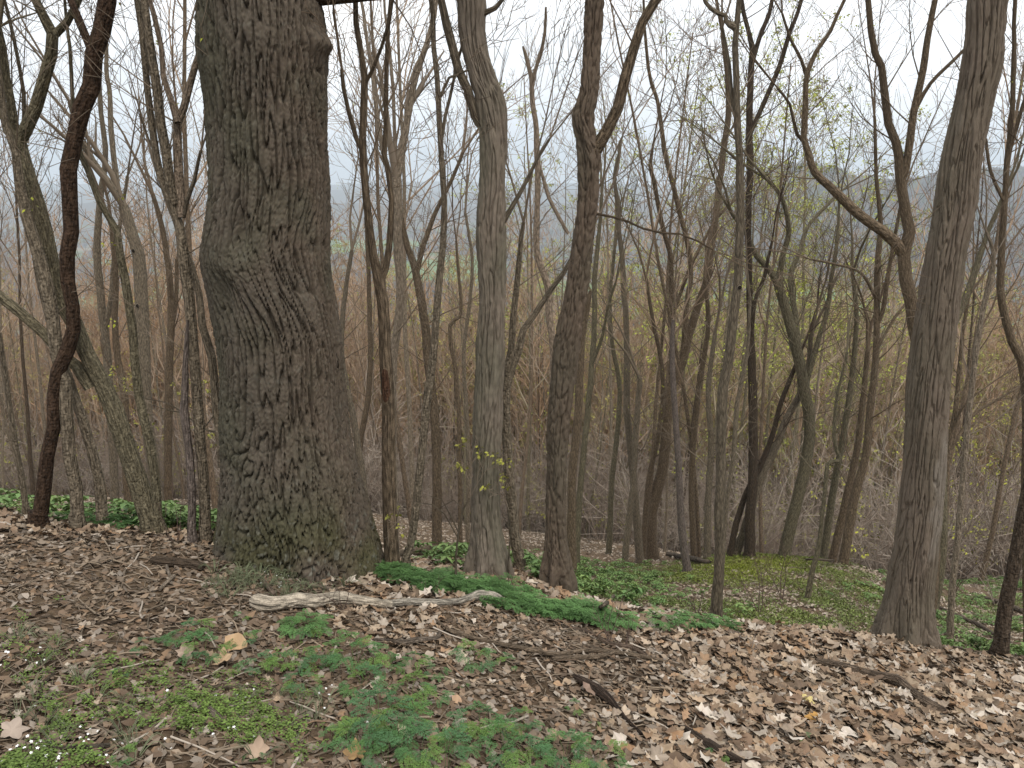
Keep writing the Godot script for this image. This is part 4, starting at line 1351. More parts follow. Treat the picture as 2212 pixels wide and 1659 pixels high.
# ---------------------------------------------------------------- fallen leaves
func fallen_leaf(kind: int) -> ArrayMesh:
	# kinds 0-2 lobed oak leaves, 3-4 pointed maple leaves, 5-6 plain ovals, all dry and curled; about 0.1 m
	var b := Buf.new()
	var white := Color(1, 1, 1)
	var curl := rng.randf_range(0.4, 1.9) * (1.0 if rng.randf() < 0.7 else -1.0)
	var roll := rng.randf_range(-1.7, 1.7)
	var twist := rng.randf_range(-1.4, 1.4)
	var pts := []
	if kind <= 2 or kind >= 5:
		var n := 11 if kind <= 2 else 6
		var l := 0.12 if kind <= 2 else 0.10
		for k in n + 1:
			var f := float(k) / n
			var w := 0.034 * sin(PI * pow(f, 0.85)) * (1.15 if kind >= 5 else 1.0) + 0.001
			if kind <= 2:
				w *= (1.25 if k % 3 == 1 else 0.62 if k % 3 == 0 else 0.95)
			var sh := 0.004 * sin(k * 2.0 + kind)
			pts.append([Vector3(-w, 0, (f - 0.5) * l + (0.01 if k % 3 == 1 and kind <= 2 else 0.0)), Vector3(sh * 0.3, 0, (f - 0.5) * l), Vector3(w * rng.randf_range(0.85, 1.1), 0, (f - 0.5) * l + (0.01 if k % 3 == 1 and kind <= 2 else 0.0))])
	else:
		var n := 20
		for k in n:
			var a := TAU * k / n
			var lobe := 0.5 + 0.5 * cos(a * 5.0)
			var rr := 0.056 * (0.62 + 0.38 * lobe * (1.0 if k % 4 != 2 else 0.7)) * (1.0 - 0.25 * maxf(0.0, -cos(a)))
			pts.append(Vector3(sin(a) * rr, 0, cos(a) * rr))
	var fold := func(p: Vector3) -> Vector3:
		var q := p
		q.y = curl * 5.5 * p.x * p.x + roll * 3.5 * p.z * p.z + twist * 6.0 * p.x * p.z + 0.007 * sin(p.x * 120.0 + kind * 2.0) * sin(p.z * 90.0 + curl * 3.0)
		q.x *= 1.0 - 0.12 * absf(curl)
		q.z *= 1.0 - 0.1 * absf(roll)
		return q
	if pts[0] is Array:
		for r in pts:
			for p in r:
				b.v.append(fold.call(p))
				var g := rng.randf_range(0.72, 1.08)
				b.c.append(Color(g, g * rng.randf_range(0.96, 1.0), g * rng.randf_range(0.92, 1.0)))
		for k in pts.size() - 1:
			for j in 2:
				var p0 := k * 3 + j
				for q in [p0, p0 + 1, p0 + 3, p0 + 1, p0 + 4, p0 + 3]:
					b.i.append(q)
		# stalk
	else:
		b.v.append(fold.call(Vector3.ZERO))
		b.c.append(white)
		for p in pts:
			b.v.append(fold.call(p))
			var g := rng.randf_range(0.72, 1.08)
			b.c.append(Color(g, g, g))
		for k in pts.size():
			for q in [0, 1 + (k + 1) % pts.size(), 1 + k]:
				b.i.append(q)
	return finish(b)

func finish(b: Buf) -> ArrayMesh:
	# smooth normals from the faces
	b.n.resize(b.v.size())
	b.n.fill(Vector3.ZERO)
	for k in b.i.size() / 3:
		var p := b.v[b.i[k * 3]]
		var m := (b.v[b.i[k * 3 + 2]] - p).cross(b.v[b.i[k * 3 + 1]] - p)
		for j in 3:
			b.n[b.i[k * 3 + j]] += m
	for k in b.n.size():
		b.n[k] = b.n[k].normalized()
	return b.mesh()

var leaf_tones := [Color(0.335, 0.250, 0.170), Color(0.255, 0.180, 0.120), Color(0.41, 0.325, 0.240), Color(0.19, 0.125, 0.080), Color(0.30, 0.185, 0.105), Color(0.35, 0.30, 0.245), Color(0.52, 0.46, 0.39), Color(0.12, 0.083, 0.056), Color(0.225, 0.152, 0.102), Color(0.28, 0.225, 0.172)]

func leafiness(x: float, z: float) -> float:
	# how far the ground is covered by whole leaves, not by mould and twigs
	var d := -z
	var u := x / maxf(d, 0.5)
	var n: float = nz[0].get_noise_2d(x * 0.9 + 11, z * 0.9)
	var f := 0.08 + 0.95 * smoothstep(0.02, 0.4, u) + 0.4 * n
	f += 0.7 * smoothstep(3.5, 4.2, d) * (1.0 - 0.5 * smoothstep(-0.25, -0.12, u) * (1.0 - smoothstep(-0.1, 0.0, u)))
	f += 0.35 * smoothstep(2.9, 3.3, d) * smoothstep(-0.35, -0.25, u) * (1.0 - smoothstep(-0.05, 0.1, u))
	f -= 0.8 * exp(-((u + 0.42) * (u + 0.42) / 0.02 + (d - 3.7) * (d - 3.7) / 0.12))
	return clampf(f, 0.06, 1.0)

func litter() -> void:
	var bed := stuff("leaf_litter", "dry brown leaves and broken bits covering the forest floor", "leaf litter")
	var shapes := []
	for k in 12:
		shapes.append(fallen_leaf([0, 1, 2, 3, 0, 5, 1, 2, 6, 1, 5, 2][k]))
	var tinted := []
	for c in leaf_tones:
		var m: StandardMaterial3D = M.litter.duplicate()
		m.albedo_color = srgb(c)
		tinted.append(m)
	var rows := []
	for k in shapes.size():
		rows.append(PackedFloat32Array())
	var singles := []
	var spec := [[1.1, 4.9, 18500], [4.9, 13.0, 26000], [13.0, 36.0, 36000]]
	for ring in 3:
		var lo: float = spec[ring][0]
		var hi: float = spec[ring][1]
		for k in int(spec[ring][2]):
			var d := sqrt(lerpf(lo * lo, hi * hi, rng.randf()))
			var wide := 0.86 + 1.2 / d
			var u := rng.randf_range(-wide, wide)
			var x := u * d
			var lf := leafiness(x, -d)
			if ring == 0 and rng.randf() > lf * 1.1:
				continue
			if ring == 0 and d > 4.35 and u > 0.05:
				continue
			if ring > 0 and green_cover(x, -d) * 0.6 > rng.randf():
				continue
			var s: float = rng.randf_range(0.55, 1.15) * [1.0, 0.72, 0.95][ring]
			if ring == 0:
				s *= lerpf(0.5, 0.95, smoothstep(0.2, 0.9, lf))
			var up := (up_at(x, -d) + Vector3(rng.randf_range(-1, 1), 0.2, rng.randf_range(-1, 1)) * 0.5).normalized()
			var b := tilt(up, rng.randf() * TAU, s)
			var p := Vector3(x, height(x, -d) + rng.randf_range(0.004, 0.022) * (0.5 + lf), -d)
			var c: Color = leaf_tones[mini(int(pow(rng.randf(), 1.15) * leaf_tones.size()), leaf_tones.size() - 1)] * rng.randf_range(0.75, 1.08)
			c = c.lerp(Color(0.33, 0.262, 0.19), 0.2)
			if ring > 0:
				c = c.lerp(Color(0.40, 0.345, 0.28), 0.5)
			var t := rng.randi_range(0, shapes.size() - 1)
			if ring == 0:
				singles.append([s / p.distance_to(EYE), t, b, p, c])
			else:
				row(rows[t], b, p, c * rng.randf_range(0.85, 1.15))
	# the largest in the picture are pieces of their own
	singles.sort_custom(func(a, b): return a[0] > b[0])
	var own := 0
	for q in singles:
		var p: Vector3 = q[3]
		var deep := (p - EYE).dot(Vector3(0, -sin(PITCH), -cos(PITCH)))
		var up2 := (p - EYE).dot(Vector3(0, cos(PITCH), -sin(PITCH)))
		var inside := absf(p.x / deep * F) < 1090 and absf(up2 / deep * F) < 815
		if own < 300 and inside:
			own += 1
			var o := part("leaf", shapes[q[1]], tinted[rng.randi_range(0, tinted.size() - 1)], ground_node)
			o.transform = Transform3D(q[2], p)
		else:
			row(rows[q[1]], q[2], p, q[4] * rng.randf_range(0.85, 1.15))
	for k in shapes.size():
		scatter("leaves", shapes[k], M.litter, rows[k], bed)
	# crumbled bits and short twigs
	var bits := []
	for k in 3:
		var b := Buf.new()
		var n := 5
		b.v.append(Vector3(0, 0.003, 0))
		b.c.append(Color(1, 1, 1))
		for j in n:
			var a := TAU * j / n
			var r := rng.randf_range(0.006, 0.016)
			b.v.append(Vector3(cos(a) * r * 1.4, rng.randf_range(-0.003, 0.005), sin(a) * r))
			b.c.append(Color(1, 1, 1))
		for j in n:
			for q in [0, 1 + j, 1 + (j + 1) % n]:
				b.i.append(q)
		bits.append(finish(b))
	for k in 2:
		var b := Buf.new()
		var p := PackedVector3Array()
		var r := PackedFloat32Array()
		for j in 4:
			p.append(Vector3((j - 1.5) * 0.045, rng.randf_range(-0.004, 0.004), rng.randf_range(-0.007, 0.007)))
			r.append(0.0028 - 0.0004 * j)
		tube(b, p, r, 4, Color(1, 1, 1))
		bits.append(b.mesh())
	var long_twigs := 0
	var twig_mat := [tinted[3].duplicate(), tinted[5].duplicate(), tinted[7].duplicate()]
	rows = [PackedFloat32Array(), PackedFloat32Array(), PackedFloat32Array(), PackedFloat32Array(), PackedFloat32Array()]
	for k in 60000:
		var d := 1.1 + 4.4 * pow(rng.randf(), 0.8)
		var wide := 0.86 + 1.0 / d
		var u := rng.randf_range(-wide, wide)
		var x := u * d
		var lf := leafiness(x, -d)
		if rng.randf() < lf * 0.3:
			continue
		var t := rng.randi_range(0, 2) if rng.randf() > 0.27 else rng.randi_range(3, 4)
		var up := (up_at(x, -d) + Vector3(rng.randf_range(-1, 1), 0, rng.randf_range(-1, 1)) * (0.5 if t < 3 else 0.15)).normalized()
		var s := rng.randf_range(0.6, 1.7) * (1.0 if t < 3 else rng.randf_range(0.4, 1.3))
		var c: Color = leaf_tones[rng.randi_range(0, leaf_tones.size() - 1)].lerp(Color(0.105, 0.076, 0.052), 0.66)
		if t > 2:
			c = Color(0.18, 0.14, 0.10) * rng.randf_range(0.4, 1.35)
		if t > 2 and long_twigs < 160 and d < 3.9 and absf(u) < 0.62 and rng.randf() < 0.2:
			long_twigs += 1
			var o := part("twig", bits[t], twig_mat[rng.randi_range(0, 2)], ground_node)
			o.transform = Transform3D(tilt(up, rng.randf() * TAU, 1.0).scaled_local(Vector3(rng.randf_range(1.2, 2.6), 1.5, rng.randf_range(1.4, 2.4))), Vector3(x, height(x, -d) + 0.014, -d))
			continue
		row(rows[t], tilt(up, rng.randf() * TAU, s), Vector3(x, height(x, -d) + rng.randf_range(0.002, 0.012), -d), c * rng.randf_range(0.7, 1.3))
	for k in 5:
		scatter("bits" if k < 3 else "twigs", bits[k], M.litter, rows[k], bed)

# ---------------------------------------------------------------- green things
func green_cover(x: float, z: float) -> float:
	# the low green on the slope beyond the bank
	var d := -z
	if d < 4.3 or d > 34.0:
		return 0.0
	var u := x / d
	var n: float = nz[0].get_noise_2d(x * 0.35 + 5, z * 0.35) + 0.5 * nz[0].get_noise_2d(x * 1.1, z * 1.1 + 8)
	var f := 0.0
	f += 0.85 * smoothstep(-0.16, -0.08, u) * (1.0 - smoothstep(0.2, 0.3, u)) * (1.0 - smoothstep(12.5, 16.0, d))
	f += 0.8 * exp(-((u - 0.40) * (u - 0.40) / 0.006 + (d - 6.3) * (d - 6.3) / 1.6)) + 0.6 * exp(-((u - 0.28) * (u - 0.28) / 0.004 + (d - 7.4) * (d - 7.4) / 2.0))
	f += 0.75 * smoothstep(-0.55, -0.45, u) * (1.0 - smoothstep(-0.38, -0.3, u)) * (1.0 - smoothstep(9.0, 14.0, d))
	f += 0.35 * (1.0 - smoothstep(-0.5, -0.4, u)) * (1.0 - smoothstep(7.0, 11.0, d))
	f += 0.5 * smoothstep(0.4, 0.6, u) * (1.0 - smoothstep(20.0, 30.0, d))
	return clampf(f * (0.6 + 1.9 * n), 0.0, 1.0)

func frond(seed_: int) -> ArrayMesh:
	# a feathery leaf: arching stalk, three divided branches, narrow leaflets
	var r := RandomNumberGenerator.new()
	r.seed = seed_
	var b := Buf.new()
	var green := Color(1, 1, 1)
	var stalk := PackedVector3Array([Vector3.ZERO, Vector3(0.014, 0.05, 0), Vector3(0.04, 0.085, 0), Vector3(0.075, 0.10, 0)])
	tube(b, stalk, PackedFloat32Array([0.0012, 0.0011, 0.0009, 0.0006]), 3, Color(0.9, 0.75, 0.6))
	for arm in 3:
		var yaw := (arm - 1) * 0.95 + r.randf_range(-0.1, 0.1)
		var o := Vector3(0.055, 0.094, 0)
		var dir := Vector3(cos(yaw), 0.12 - 0.1 * absf(arm - 1.0), sin(yaw)).normalized()
		var l := 0.075 if arm == 1 else 0.062
		for k in 6:
			var f := (k + 0.6) / 6.0
			var p := o + dir * l * f + Vector3(0, -0.016 * f * f, 0)
			for s in [-1.0, 1.0]:
				var side: Vector3 = (dir.cross(Vector3.UP) * s + dir * 0.75).normalized()
				var ll := 0.025 * (1.15 - f * 0.75)
				for q in 3:
					var g := (q + 0.5) / 3.0
					var pp: Vector3 = p + side * ll * g
					for s2 in [-1.0, 1.0]:
						var dd: Vector3 = (side + side.cross(Vector3.UP) * s2 * 0.8 + Vector3(0, r.randf_range(-0.55, 0.45), 0)).normalized()
						var sh := r.randf_range(0.8, 1.2)
						blob_leaf(b, pp, dd, (Vector3.UP + Vector3(r.randf_range(-0.3, 0.3), 0, r.randf_range(-0.3, 0.3))).normalized(), 0.0135 * (1.2 - g * 0.5), 0.0017, Color(sh, sh, sh))
	return b.mesh()

func clump(fronds: int, meshes: Array, size: float) -> Mesh:
	var parts := Buf.new()
	for k in fronds:
		var a := TAU * (k + rng.randf() * 0.7) / fronds
		var t := Transform3D(Basis(Vector3.UP, a).rotated(Vector3(sin(a), 0, cos(a)), rng.randf_range(-0.25, 0.25)).scaled(Vector3.ONE * size * rng.randf_range(0.7, 1.2)), Vector3(cos(a) * 0.03, 0, -sin(a) * 0.03) * size)
		var s: Array = meshes[k % meshes.size()].surface_get_arrays(0)
		var at := parts.v.size()
		for q in s[Mesh.ARRAY_VERTEX]:
			parts.v.append(t * q)
		for q in s[Mesh.ARRAY_NORMAL]:
			parts.n.append((t.basis * q).normalized())
		parts.c.append_array(s[Mesh.ARRAY_COLOR])
		for q in s[Mesh.ARRAY_INDEX]:
			parts.i.append(at + q)
	return parts.mesh()

func plants() -> void:
	var fronds := []
	for k in 4:
		fronds.append(frond(100 + k))
	var greens := []
	for c in [Color(0.090, 0.190, 0.066), Color(0.100, 0.205, 0.060), Color(0.084, 0.178, 0.074), Color(0.14, 0.235, 0.058)]:
		var m: StandardMaterial3D = M.green.duplicate()
		m.albedo_color = srgb(c)
		greens.append(m)
	# the feathery clumps on the bank, one by one
	var list := [
		[405, 1376, 85, 9, "tall mounded feathery clump left of the big curled leaf"], [440, 1412, 85, 7, "feathery clump spilling in front of the mounded one"], [530, 1388, 55, 5, "small bluish feathery tuft above the big curled leaf"], [315, 1396, 48, 4, "little feathery tuft at the left end of the clumps"], [268, 1452, 40, 4, "lone bluish tuft on bare mould at left"],
		[667, 1356, 70, 6, "feathery clump just under the pale broken log"], [523, 1338, 34, 3, "tiny feathery sprig left of the pale log's end"], [560, 1440, 70, 6, "yellower feathery clump right of the big curled leaf"], [622, 1434, 80, 7, "feathery clump in the middle of the spreading patch"], [655, 1480, 72, 6, "bluish clump at the lower edge of the spreading patch"],
		[702, 1420, 75, 6, "feathery clump joining the patch towards the pale log"], [770, 1420, 105, 9, "widest feathery mound of the spreading patch"], [847, 1438, 66, 5, "feathery clump right of the widest mound"], [780, 1474, 80, 6, "yellowish low clump below the widest mound"], [886, 1436, 64, 5, "feathery clump at the right end of the spreading patch"],
		[1020, 1422, 76, 7, "feathery clump above the pale serrated leaf"], [1068, 1418, 50, 5, "upright feathery clump beside the long forked stick"], [1100, 1434, 32, 3, "single sprig right of the clumps by the serrated leaf"], [940, 1452, 46, 4, "thin feathery clump left of the pale serrated leaf"], [998, 1482, 28, 3, "lone sprig in the bare middle of the bank"],
		[885, 1500, 88, 8, "round bluish clump standing above the foreground mass"], [932, 1514, 66, 5, "clump tucked right of the round bluish one"], [820, 1562, 130, 10, "broad feathery clump leading the foreground mass"], [778, 1592, 110, 8, "feathery clump with white flowers at the left of the foreground mass"], [868, 1576, 110, 8, "full feathery clump behind the pale torn leaf"],
		[1130, 1568, 70, 7, "tall upright clump with drooping fronds right of centre"], [1040, 1574, 100, 8, "dense feathery clump left of the drooping one"], [992, 1602, 90, 7, "feathery clump in the heart of the foreground mass"], [1100, 1616, 110, 8, "dense clump below the drooping one"], [905, 1622, 100, 8, "feathery clump right of the orange brown leaf"],
		[962, 1642, 110, 8, "clump at the lower edge under the foreground mass"], [1222, 1622, 105, 8, "feathery clump starting the trail to the lower right"], [1290, 1642, 95, 7, "clump ending the trail at the lower right"], [1150, 1646, 100, 7, "clump at the lower edge left of the trail"], [1282, 1566, 28, 3, "small bright sprig amid leaves right of the drooping clump"],
		[265, 1640, 55, 5, "feathery clump amid the chickweed at lower left"], [550, 1636, 38, 3, "bluish sprig right of the chickweed"], [838, 1646, 90, 7, "clump at the lower edge beside the orange brown leaf"], [716, 1594, 56, 5, "feathery clump left of the flowering one"], [1240, 1532, 38, 3, "sprig beside the dark rotten stick"],
		[1550, 1628, 40, 4, "little clump beside the dark stick at lower right"], [1730, 1590, 28, 2, "lone sprig under the amber oak leaf"]]
	for q in list:
		var p := on_ground(q[0], q[1] + q[2] * 0.22)
		var deep := -p.z / -ray(q[0], q[1]).z
		var size: float = q[2] * deep / F / 0.20
		var o := thing("feathery_plant", q[4], "plant", p + Vector3(0, -0.005, 0), "feathery green plants on the bank")
		for k in int(q[3]):
			var f := part("frond", fronds[k % 4], greens[rng.randi_range(0, 3)], o)
			var a: float = TAU * (k + rng.randf() * 0.8) / q[3]
			var s := size * rng.randf_range(0.75, 1.15)
			f.transform = Transform3D(Basis(Vector3.UP, a).rotated(Vector3(sin(a), 0, cos(a)), rng.randf_range(-0.35, 0.2)).scaled(Vector3(s, s * 1.15, s) * 0.9), Vector3(cos(a), 0, -sin(a)) * 0.03 * size * rng.randf())
	# the carpet of the same plant past the brow of the bank
	var carpet := stuff("feathery_ground_cover", "dense carpet of feathery green plants past the brow of the bank", "ground cover")
	var clumps := []
	for k in 3:
		clumps.append(clump(7, fronds, 1.0))
	var rows := [PackedFloat32Array(), PackedFloat32Array(), PackedFloat32Array()]
	var zones := [[840, 1000, 1246, 1276, 120], [900, 1100, 1262, 1294, 80], [1000, 1180, 1274, 1300, 26], [1130, 1300, 1308, 1345, 80], [1280, 1580, 1345, 1368, 50], [120, 330, 1128, 1146, 50], [600, 660, 1350, 1370, 5], [1050, 1100, 1300, 1318, 12], [820, 850, 1226, 1240, 20]]
	for q in zones:
		for k in int(q[4]):
			var f := rng.randf()
			var px := lerpf(q[0], q[1], f)
			var py := lerpf(q[2], q[3], clampf(f * 0.55 + rng.randf() * 0.45, 0, 1))
			var p := on_ground(px, py)
			if p.z < -9.0:
				continue
			var g := rng.randf_range(0.65, 1.25)
			if nz[0].get_noise_2d(p.x * 4.0, p.z * 4.0) < rng.randf_range(-0.55, 0.2):
				continue
			row(rows[k % 3], tilt(up_at(p.x, p.z), rng.randf() * TAU, rng.randf_range(0.35, 0.8)), p - Vector3(0, 0.02, 0), Color(0.13, 0.25, 0.082) * g)
	for k in 3:
		scatter("clumps", clumps[k], M.green, rows[k], carpet)
	# broad leaved spring plants on the slope
	var herbs := stuff("spring_herbs", "pale green spring plants scattered down the leafy slope", "ground cover")
	var broad := []
	for k in 3:
		var b := Buf.new()
		for j in 9:
			var a := TAU * j / 9.0 + rng.randf()
			var hgt := rng.randf_range(0.08, 0.2)
			var o := Vector3(cos(a), 0, sin(a)) * rng.randf_range(0.02, 0.14) + Vector3(0, hgt, 0)
			for l in 5:
				var a2 := a + l * 1.25
				var sh := rng.randf_range(0.75, 1.25)
				blob_leaf(b, o, Vector3(cos(a2), rng.randf_range(-0.5, 0.1), sin(a2)).normalized(), Vector3.UP, rng.randf_range(0.06, 0.10), 0.02, Color(sh, sh, sh))
		broad.append(b.mesh())
	rows = [PackedFloat32Array(), PackedFloat32Array(), PackedFloat32Array()]
	for k in 24000:
		var d := sqrt(lerpf(20.0, 700.0, pow(rng.randf(), 1.7)))
		var u := rng.randf_range(-0.8, 0.8)
		if k > 15000:
			break
		var x := u * d
		var f := green_cover(x, -d)
		if rng.randf() > f * lerpf(0.34, 0.62, smoothstep(8.0, 10.5, d)):
			continue
		var moss := smoothstep(0.24, 0.3, u) * (1.0 - smoothstep(0.42, 0.5, u)) * smoothstep(10.0, 12.5, d)
		var c := Color(0.185, 0.265, 0.08).lerp(Color(0.27, 0.32, 0.045), moss).lerp(Color(0.13, 0.225, 0.07), rng.randf() * (1.0 - moss)) * rng.randf_range(0.8, 1.25)
		row(rows[k % 3], tilt(up_at(x, -d), rng.randf() * TAU, rng.randf_range(0.4, 0.85) * (1.0 - 0.5 * moss)), Vector3(x, height(x, -d) - 0.02, -d), c)
	for k in 3:
		scatter("herbs", broad[k], M.green, rows[k], herbs)
	# low grass and moss on the mound and down the hollow
	var turf := stuff("mossy_turf", "thin yellow green moss and grass over the mound beyond the bank", "moss")
	var pads := []
	for k in 3:
		var b := Buf.new()
		for j in 26:
			var a := rng.randf() * TAU
			var o := Vector3(cos(a), 0, sin(a)) * 0.16 * sqrt(rng.randf()) + Vector3(0, rng.randf_range(0.0, 0.025), 0)
			var sh := rng.randf_range(0.65, 1.3)
			a = rng.randf() * TAU
			blob_leaf(b, o, Vector3(cos(a), rng.randf_range(0.1, 1.1), sin(a)).normalized(), Vector3(-cos(a) * 0.6, 1, -sin(a) * 0.6).normalized(), rng.randf_range(0.025, 0.055), 0.006, Color(sh, sh, sh * 0.9))
		pads.append(b.mesh())
	rows = [PackedFloat32Array(), PackedFloat32Array(), PackedFloat32Array()]
	for k in 9000:
		var d := rng.randf_range(5.2, 15.0)
		var u := rng.randf_range(0.06, 0.78)
		var x := u * d
		var n: float = nz[0].get_noise_2d(x * 0.5 + 3, d * 0.5) + 0.6 * nz[0].get_noise_2d(x * 1.7, d * 1.7 + 8)
		var mound := exp(-((u - 0.34) * (u - 0.34) / 0.008 + (d - 12.3) * (d - 12.3) / 3.5))
		if n * 1.1 + 0.95 * mound + 0.12 < rng.randf() * 0.9:
			continue
		var c := Color(0.17, 0.215, 0.075).lerp(Color(0.26, 0.30, 0.045), clampf(mound + n * 0.3, 0, 1)) * rng.randf_range(0.75, 1.2)
		row(rows[k % 3], tilt(up_at(x, -d), rng.randf() * TAU, rng.randf_range(0.7, 1.3)), Vector3(x, height(x, -d) + 0.012, -d), c)
	for k in 3:
		scatter("pads", pads[k], M.green, rows[k], turf)
	# chickweed and the like among the mould at lower left, and a few white flowers
	var weed := stuff("chickweed", "low bright green chickweed spreading over the mould", "ground cover")
	var tufts := []
	for k in 3:
		var b := Buf.new()
		for j in 16:
			var a := rng.randf() * TAU
			var o := Vector3(cos(a), 0, sin(a)) * rng.randf() * 0.03 + Vector3(0, rng.randf_range(0.008, 0.04), 0)
			var sh := rng.randf_range(0.75, 1.25)
			a = rng.randf() * TAU
			blob_leaf(b, o, Vector3(cos(a), rng.randf_range(-0.2, 0.5), sin(a)).normalized(), (Vector3.UP + Vector3(rng.randf_range(-0.5, 0.5), 0, rng.randf_range(-0.5, 0.5))).normalized(), rng.randf_range(0.009, 0.017), 0.0048, Color(sh, sh, sh))
		tufts.append(b.mesh())
	rows = [PackedFloat32Array(), PackedFloat32Array(), PackedFloat32Array()]
	zones = [[330, 600, 1490, 1620, 400], [60, 260, 1520, 1640, 150], [-60, 130, 1610, 1700, 230], [0, 620, 1480, 1690, 230], [600, 700, 1500, 1640, 60], [180, 420, 1420, 1500, 60], [0, 120, 1330, 1500, 40], [560, 700, 1380, 1500, 40]]
	for q in zones:
		for k in int(q[4]):
			var px := rng.randfn((q[0] + q[1]) * 0.5, (q[1] - q[0]) * 0.33)
			var py := clampf(rng.randfn((q[2] + q[3]) * 0.5, (q[3] - q[2]) * 0.33), 1300, 1720)
			var p := on_ground(px, py)
			if nz[0].get_noise_2d(p.x * 3.0, p.z * 3.0) + 0.7 * nz[0].get_noise_2d(p.x * 9.0, p.z * 9.0) < rng.randf_range(-0.35, 0.25):
				continue
			row(rows[k % 3], tilt(up_at(p.x, p.z), rng.randf() * TAU, rng.randf_range(0.5, 1.0)), p, Color(0.135, 0.20, 0.045) * rng.randf_range(0.7, 1.25))
	for k in 3:
		scatter("tufts", tufts[k], M.green, rows[k], weed)
	var blades := stuff("grassy_leaves", "narrow grassy leaves round the foot of the big oak", "grass")
	var bl := Buf.new()
	for j in 12:
		var a := rng.randf() * TAU
		var p := PackedVector3Array()
		var r := PackedFloat32Array()
		for k in 5:
			var f := k / 4.0
			p.append(Vector3(cos(a), 0, sin(a)) * (0.02 + 0.09 * f) + Vector3(0, 0.07 * sin(f * 2.4), 0))
			r.append(0.0026 * (1.0 - 0.8 * f))
		tube(bl, p, r, 3, Color(1, 1, 1))
	var br := PackedFloat32Array()
	var fl := PackedFloat32Array()
	zones = [[450, 760, 1232, 1300, 42], [480, 640, 1240, 1280, 16], [20, 300, 1460, 1650, 16], [500, 720, 1500, 1650, 16], [30, 130, 1380, 1450, 6]]
	for q in zones:
		for k in int(q[4]):
			var p := on_ground(rng.randf_range(q[0], q[1]), rng.randf_range(q[2], q[3]))
			row(br, tilt(up_at(p.x, p.z), rng.randf() * TAU, rng.randf_range(0.4, 0.85)), p, Color(0.16, 0.18, 0.10) * rng.randf_range(0.7, 1.2))
	scatter("blades", bl.mesh(), M.green, br, blades)
	var flowers := stuff("white_flowers", "tiny white spring flowers dotted over the bank", "flowers")
	var pb := Buf.new()
	for j in 5:
		var a := TAU * j / 5.0
		blob_leaf(pb, Vector3(0, 0.05, 0), Vector3(cos(a), 0.25, sin(a)).normalized(), Vector3.UP, 0.012, 0.0035, Color(1, 1, 1))
	tube(pb, PackedVector3Array([Vector3.ZERO, Vector3(0.004, 0.025, 0), Vector3(0, 0.05, 0)]), PackedFloat32Array([0.0008, 0.0008, 0.0006]), 3, Color(0.2, 0.25, 0.1))
	zones = [[560, 620, 1240, 1275, 14], [600, 760, 1232, 1262, 20], [0, 130, 1410, 1450, 10], [60, 260, 1540, 1660, 26], [0, 160, 1600, 1665, 16], [330, 600, 1490, 1640, 18], [740, 800, 1560, 1600, 4], [880, 1000, 1240, 1275, 14], [1120, 1290, 1300, 1340, 9], [680, 720, 1490, 1540, 6]]
	for q in zones:
		for k in int(q[4]):
			var p := on_ground(rng.randf_range(q[0], q[1]), rng.randf_range(q[2], q[3]))
			row(fl, tilt((up_at(p.x, p.z) + Vector3(rng.randf_range(-0.6, 0.6), 0, rng.randf_range(-0.2, 0.9))).normalized(), rng.randf() * TAU, rng.randf_range(0.35, 0.6)), p, Color(0.8, 0.8, 0.77))
	scatter("flowers", pb.mesh(), M.petal, fl, flowers)
	sprays()

func sprays() -> void:
	# young stems whose leaves are opening
	var list := [
		["low branch of yellow green leaves reaching left from behind the oak", [[500, 1165, 8], [494, 1080, 7], [486, 980, 6], [478, 935, 5]], [[[478, 935, 5], [450, 930, 4], [420, 912, 3], [395, 890, 3], [360, 870, 2], [310, 860, 2]], [[440, 925, 3], [460, 900, 2], [484, 895, 2]], [[400, 893, 3], [360, 885, 2], [330, 875, 2]]], 6.3],
		["bushy sapling with yellow green leaves left of the shaggy trunk", [[985, 1262, 6], [985, 1200, 5], [990, 1150, 4], [1000, 1100, 4], [1015, 1075, 3]], [[[988, 1160, 3], [960, 1110, 3], [935, 1090, 2], [900, 1085, 2]], [[990, 1150, 3], [955, 1080, 2], [930, 1072, 2]], [[1000, 1100, 3], [980, 1080, 2], [945, 1100, 2]]], 0.0],
		["small leafing sapling between the shaggy trunk and the fork behind it", [[1098, 1252, 5], [1100, 1190, 4], [1104, 1140, 3], [1098, 1100, 3]], [[[1102, 1160, 2], [1120, 1120, 2], [1150, 1110, 2]], [[1103, 1150, 2], [1085, 1110, 2]]], 0.0]]
	for q in list:
		leaf_col = Color(0.27, 0.265, 0.055)
		var stems := [q[1]]
		stems.append_array(q[2])
		var o := tree("leafing_sapling", q[0], "grey", 3, stems, q[3], {"buds": 0.3, "leaf": 0.021, "dense": 2.2, "reach": 0.28, "clear": 0.5, "category": "sapling"})
		o.set_meta("label", q[0])

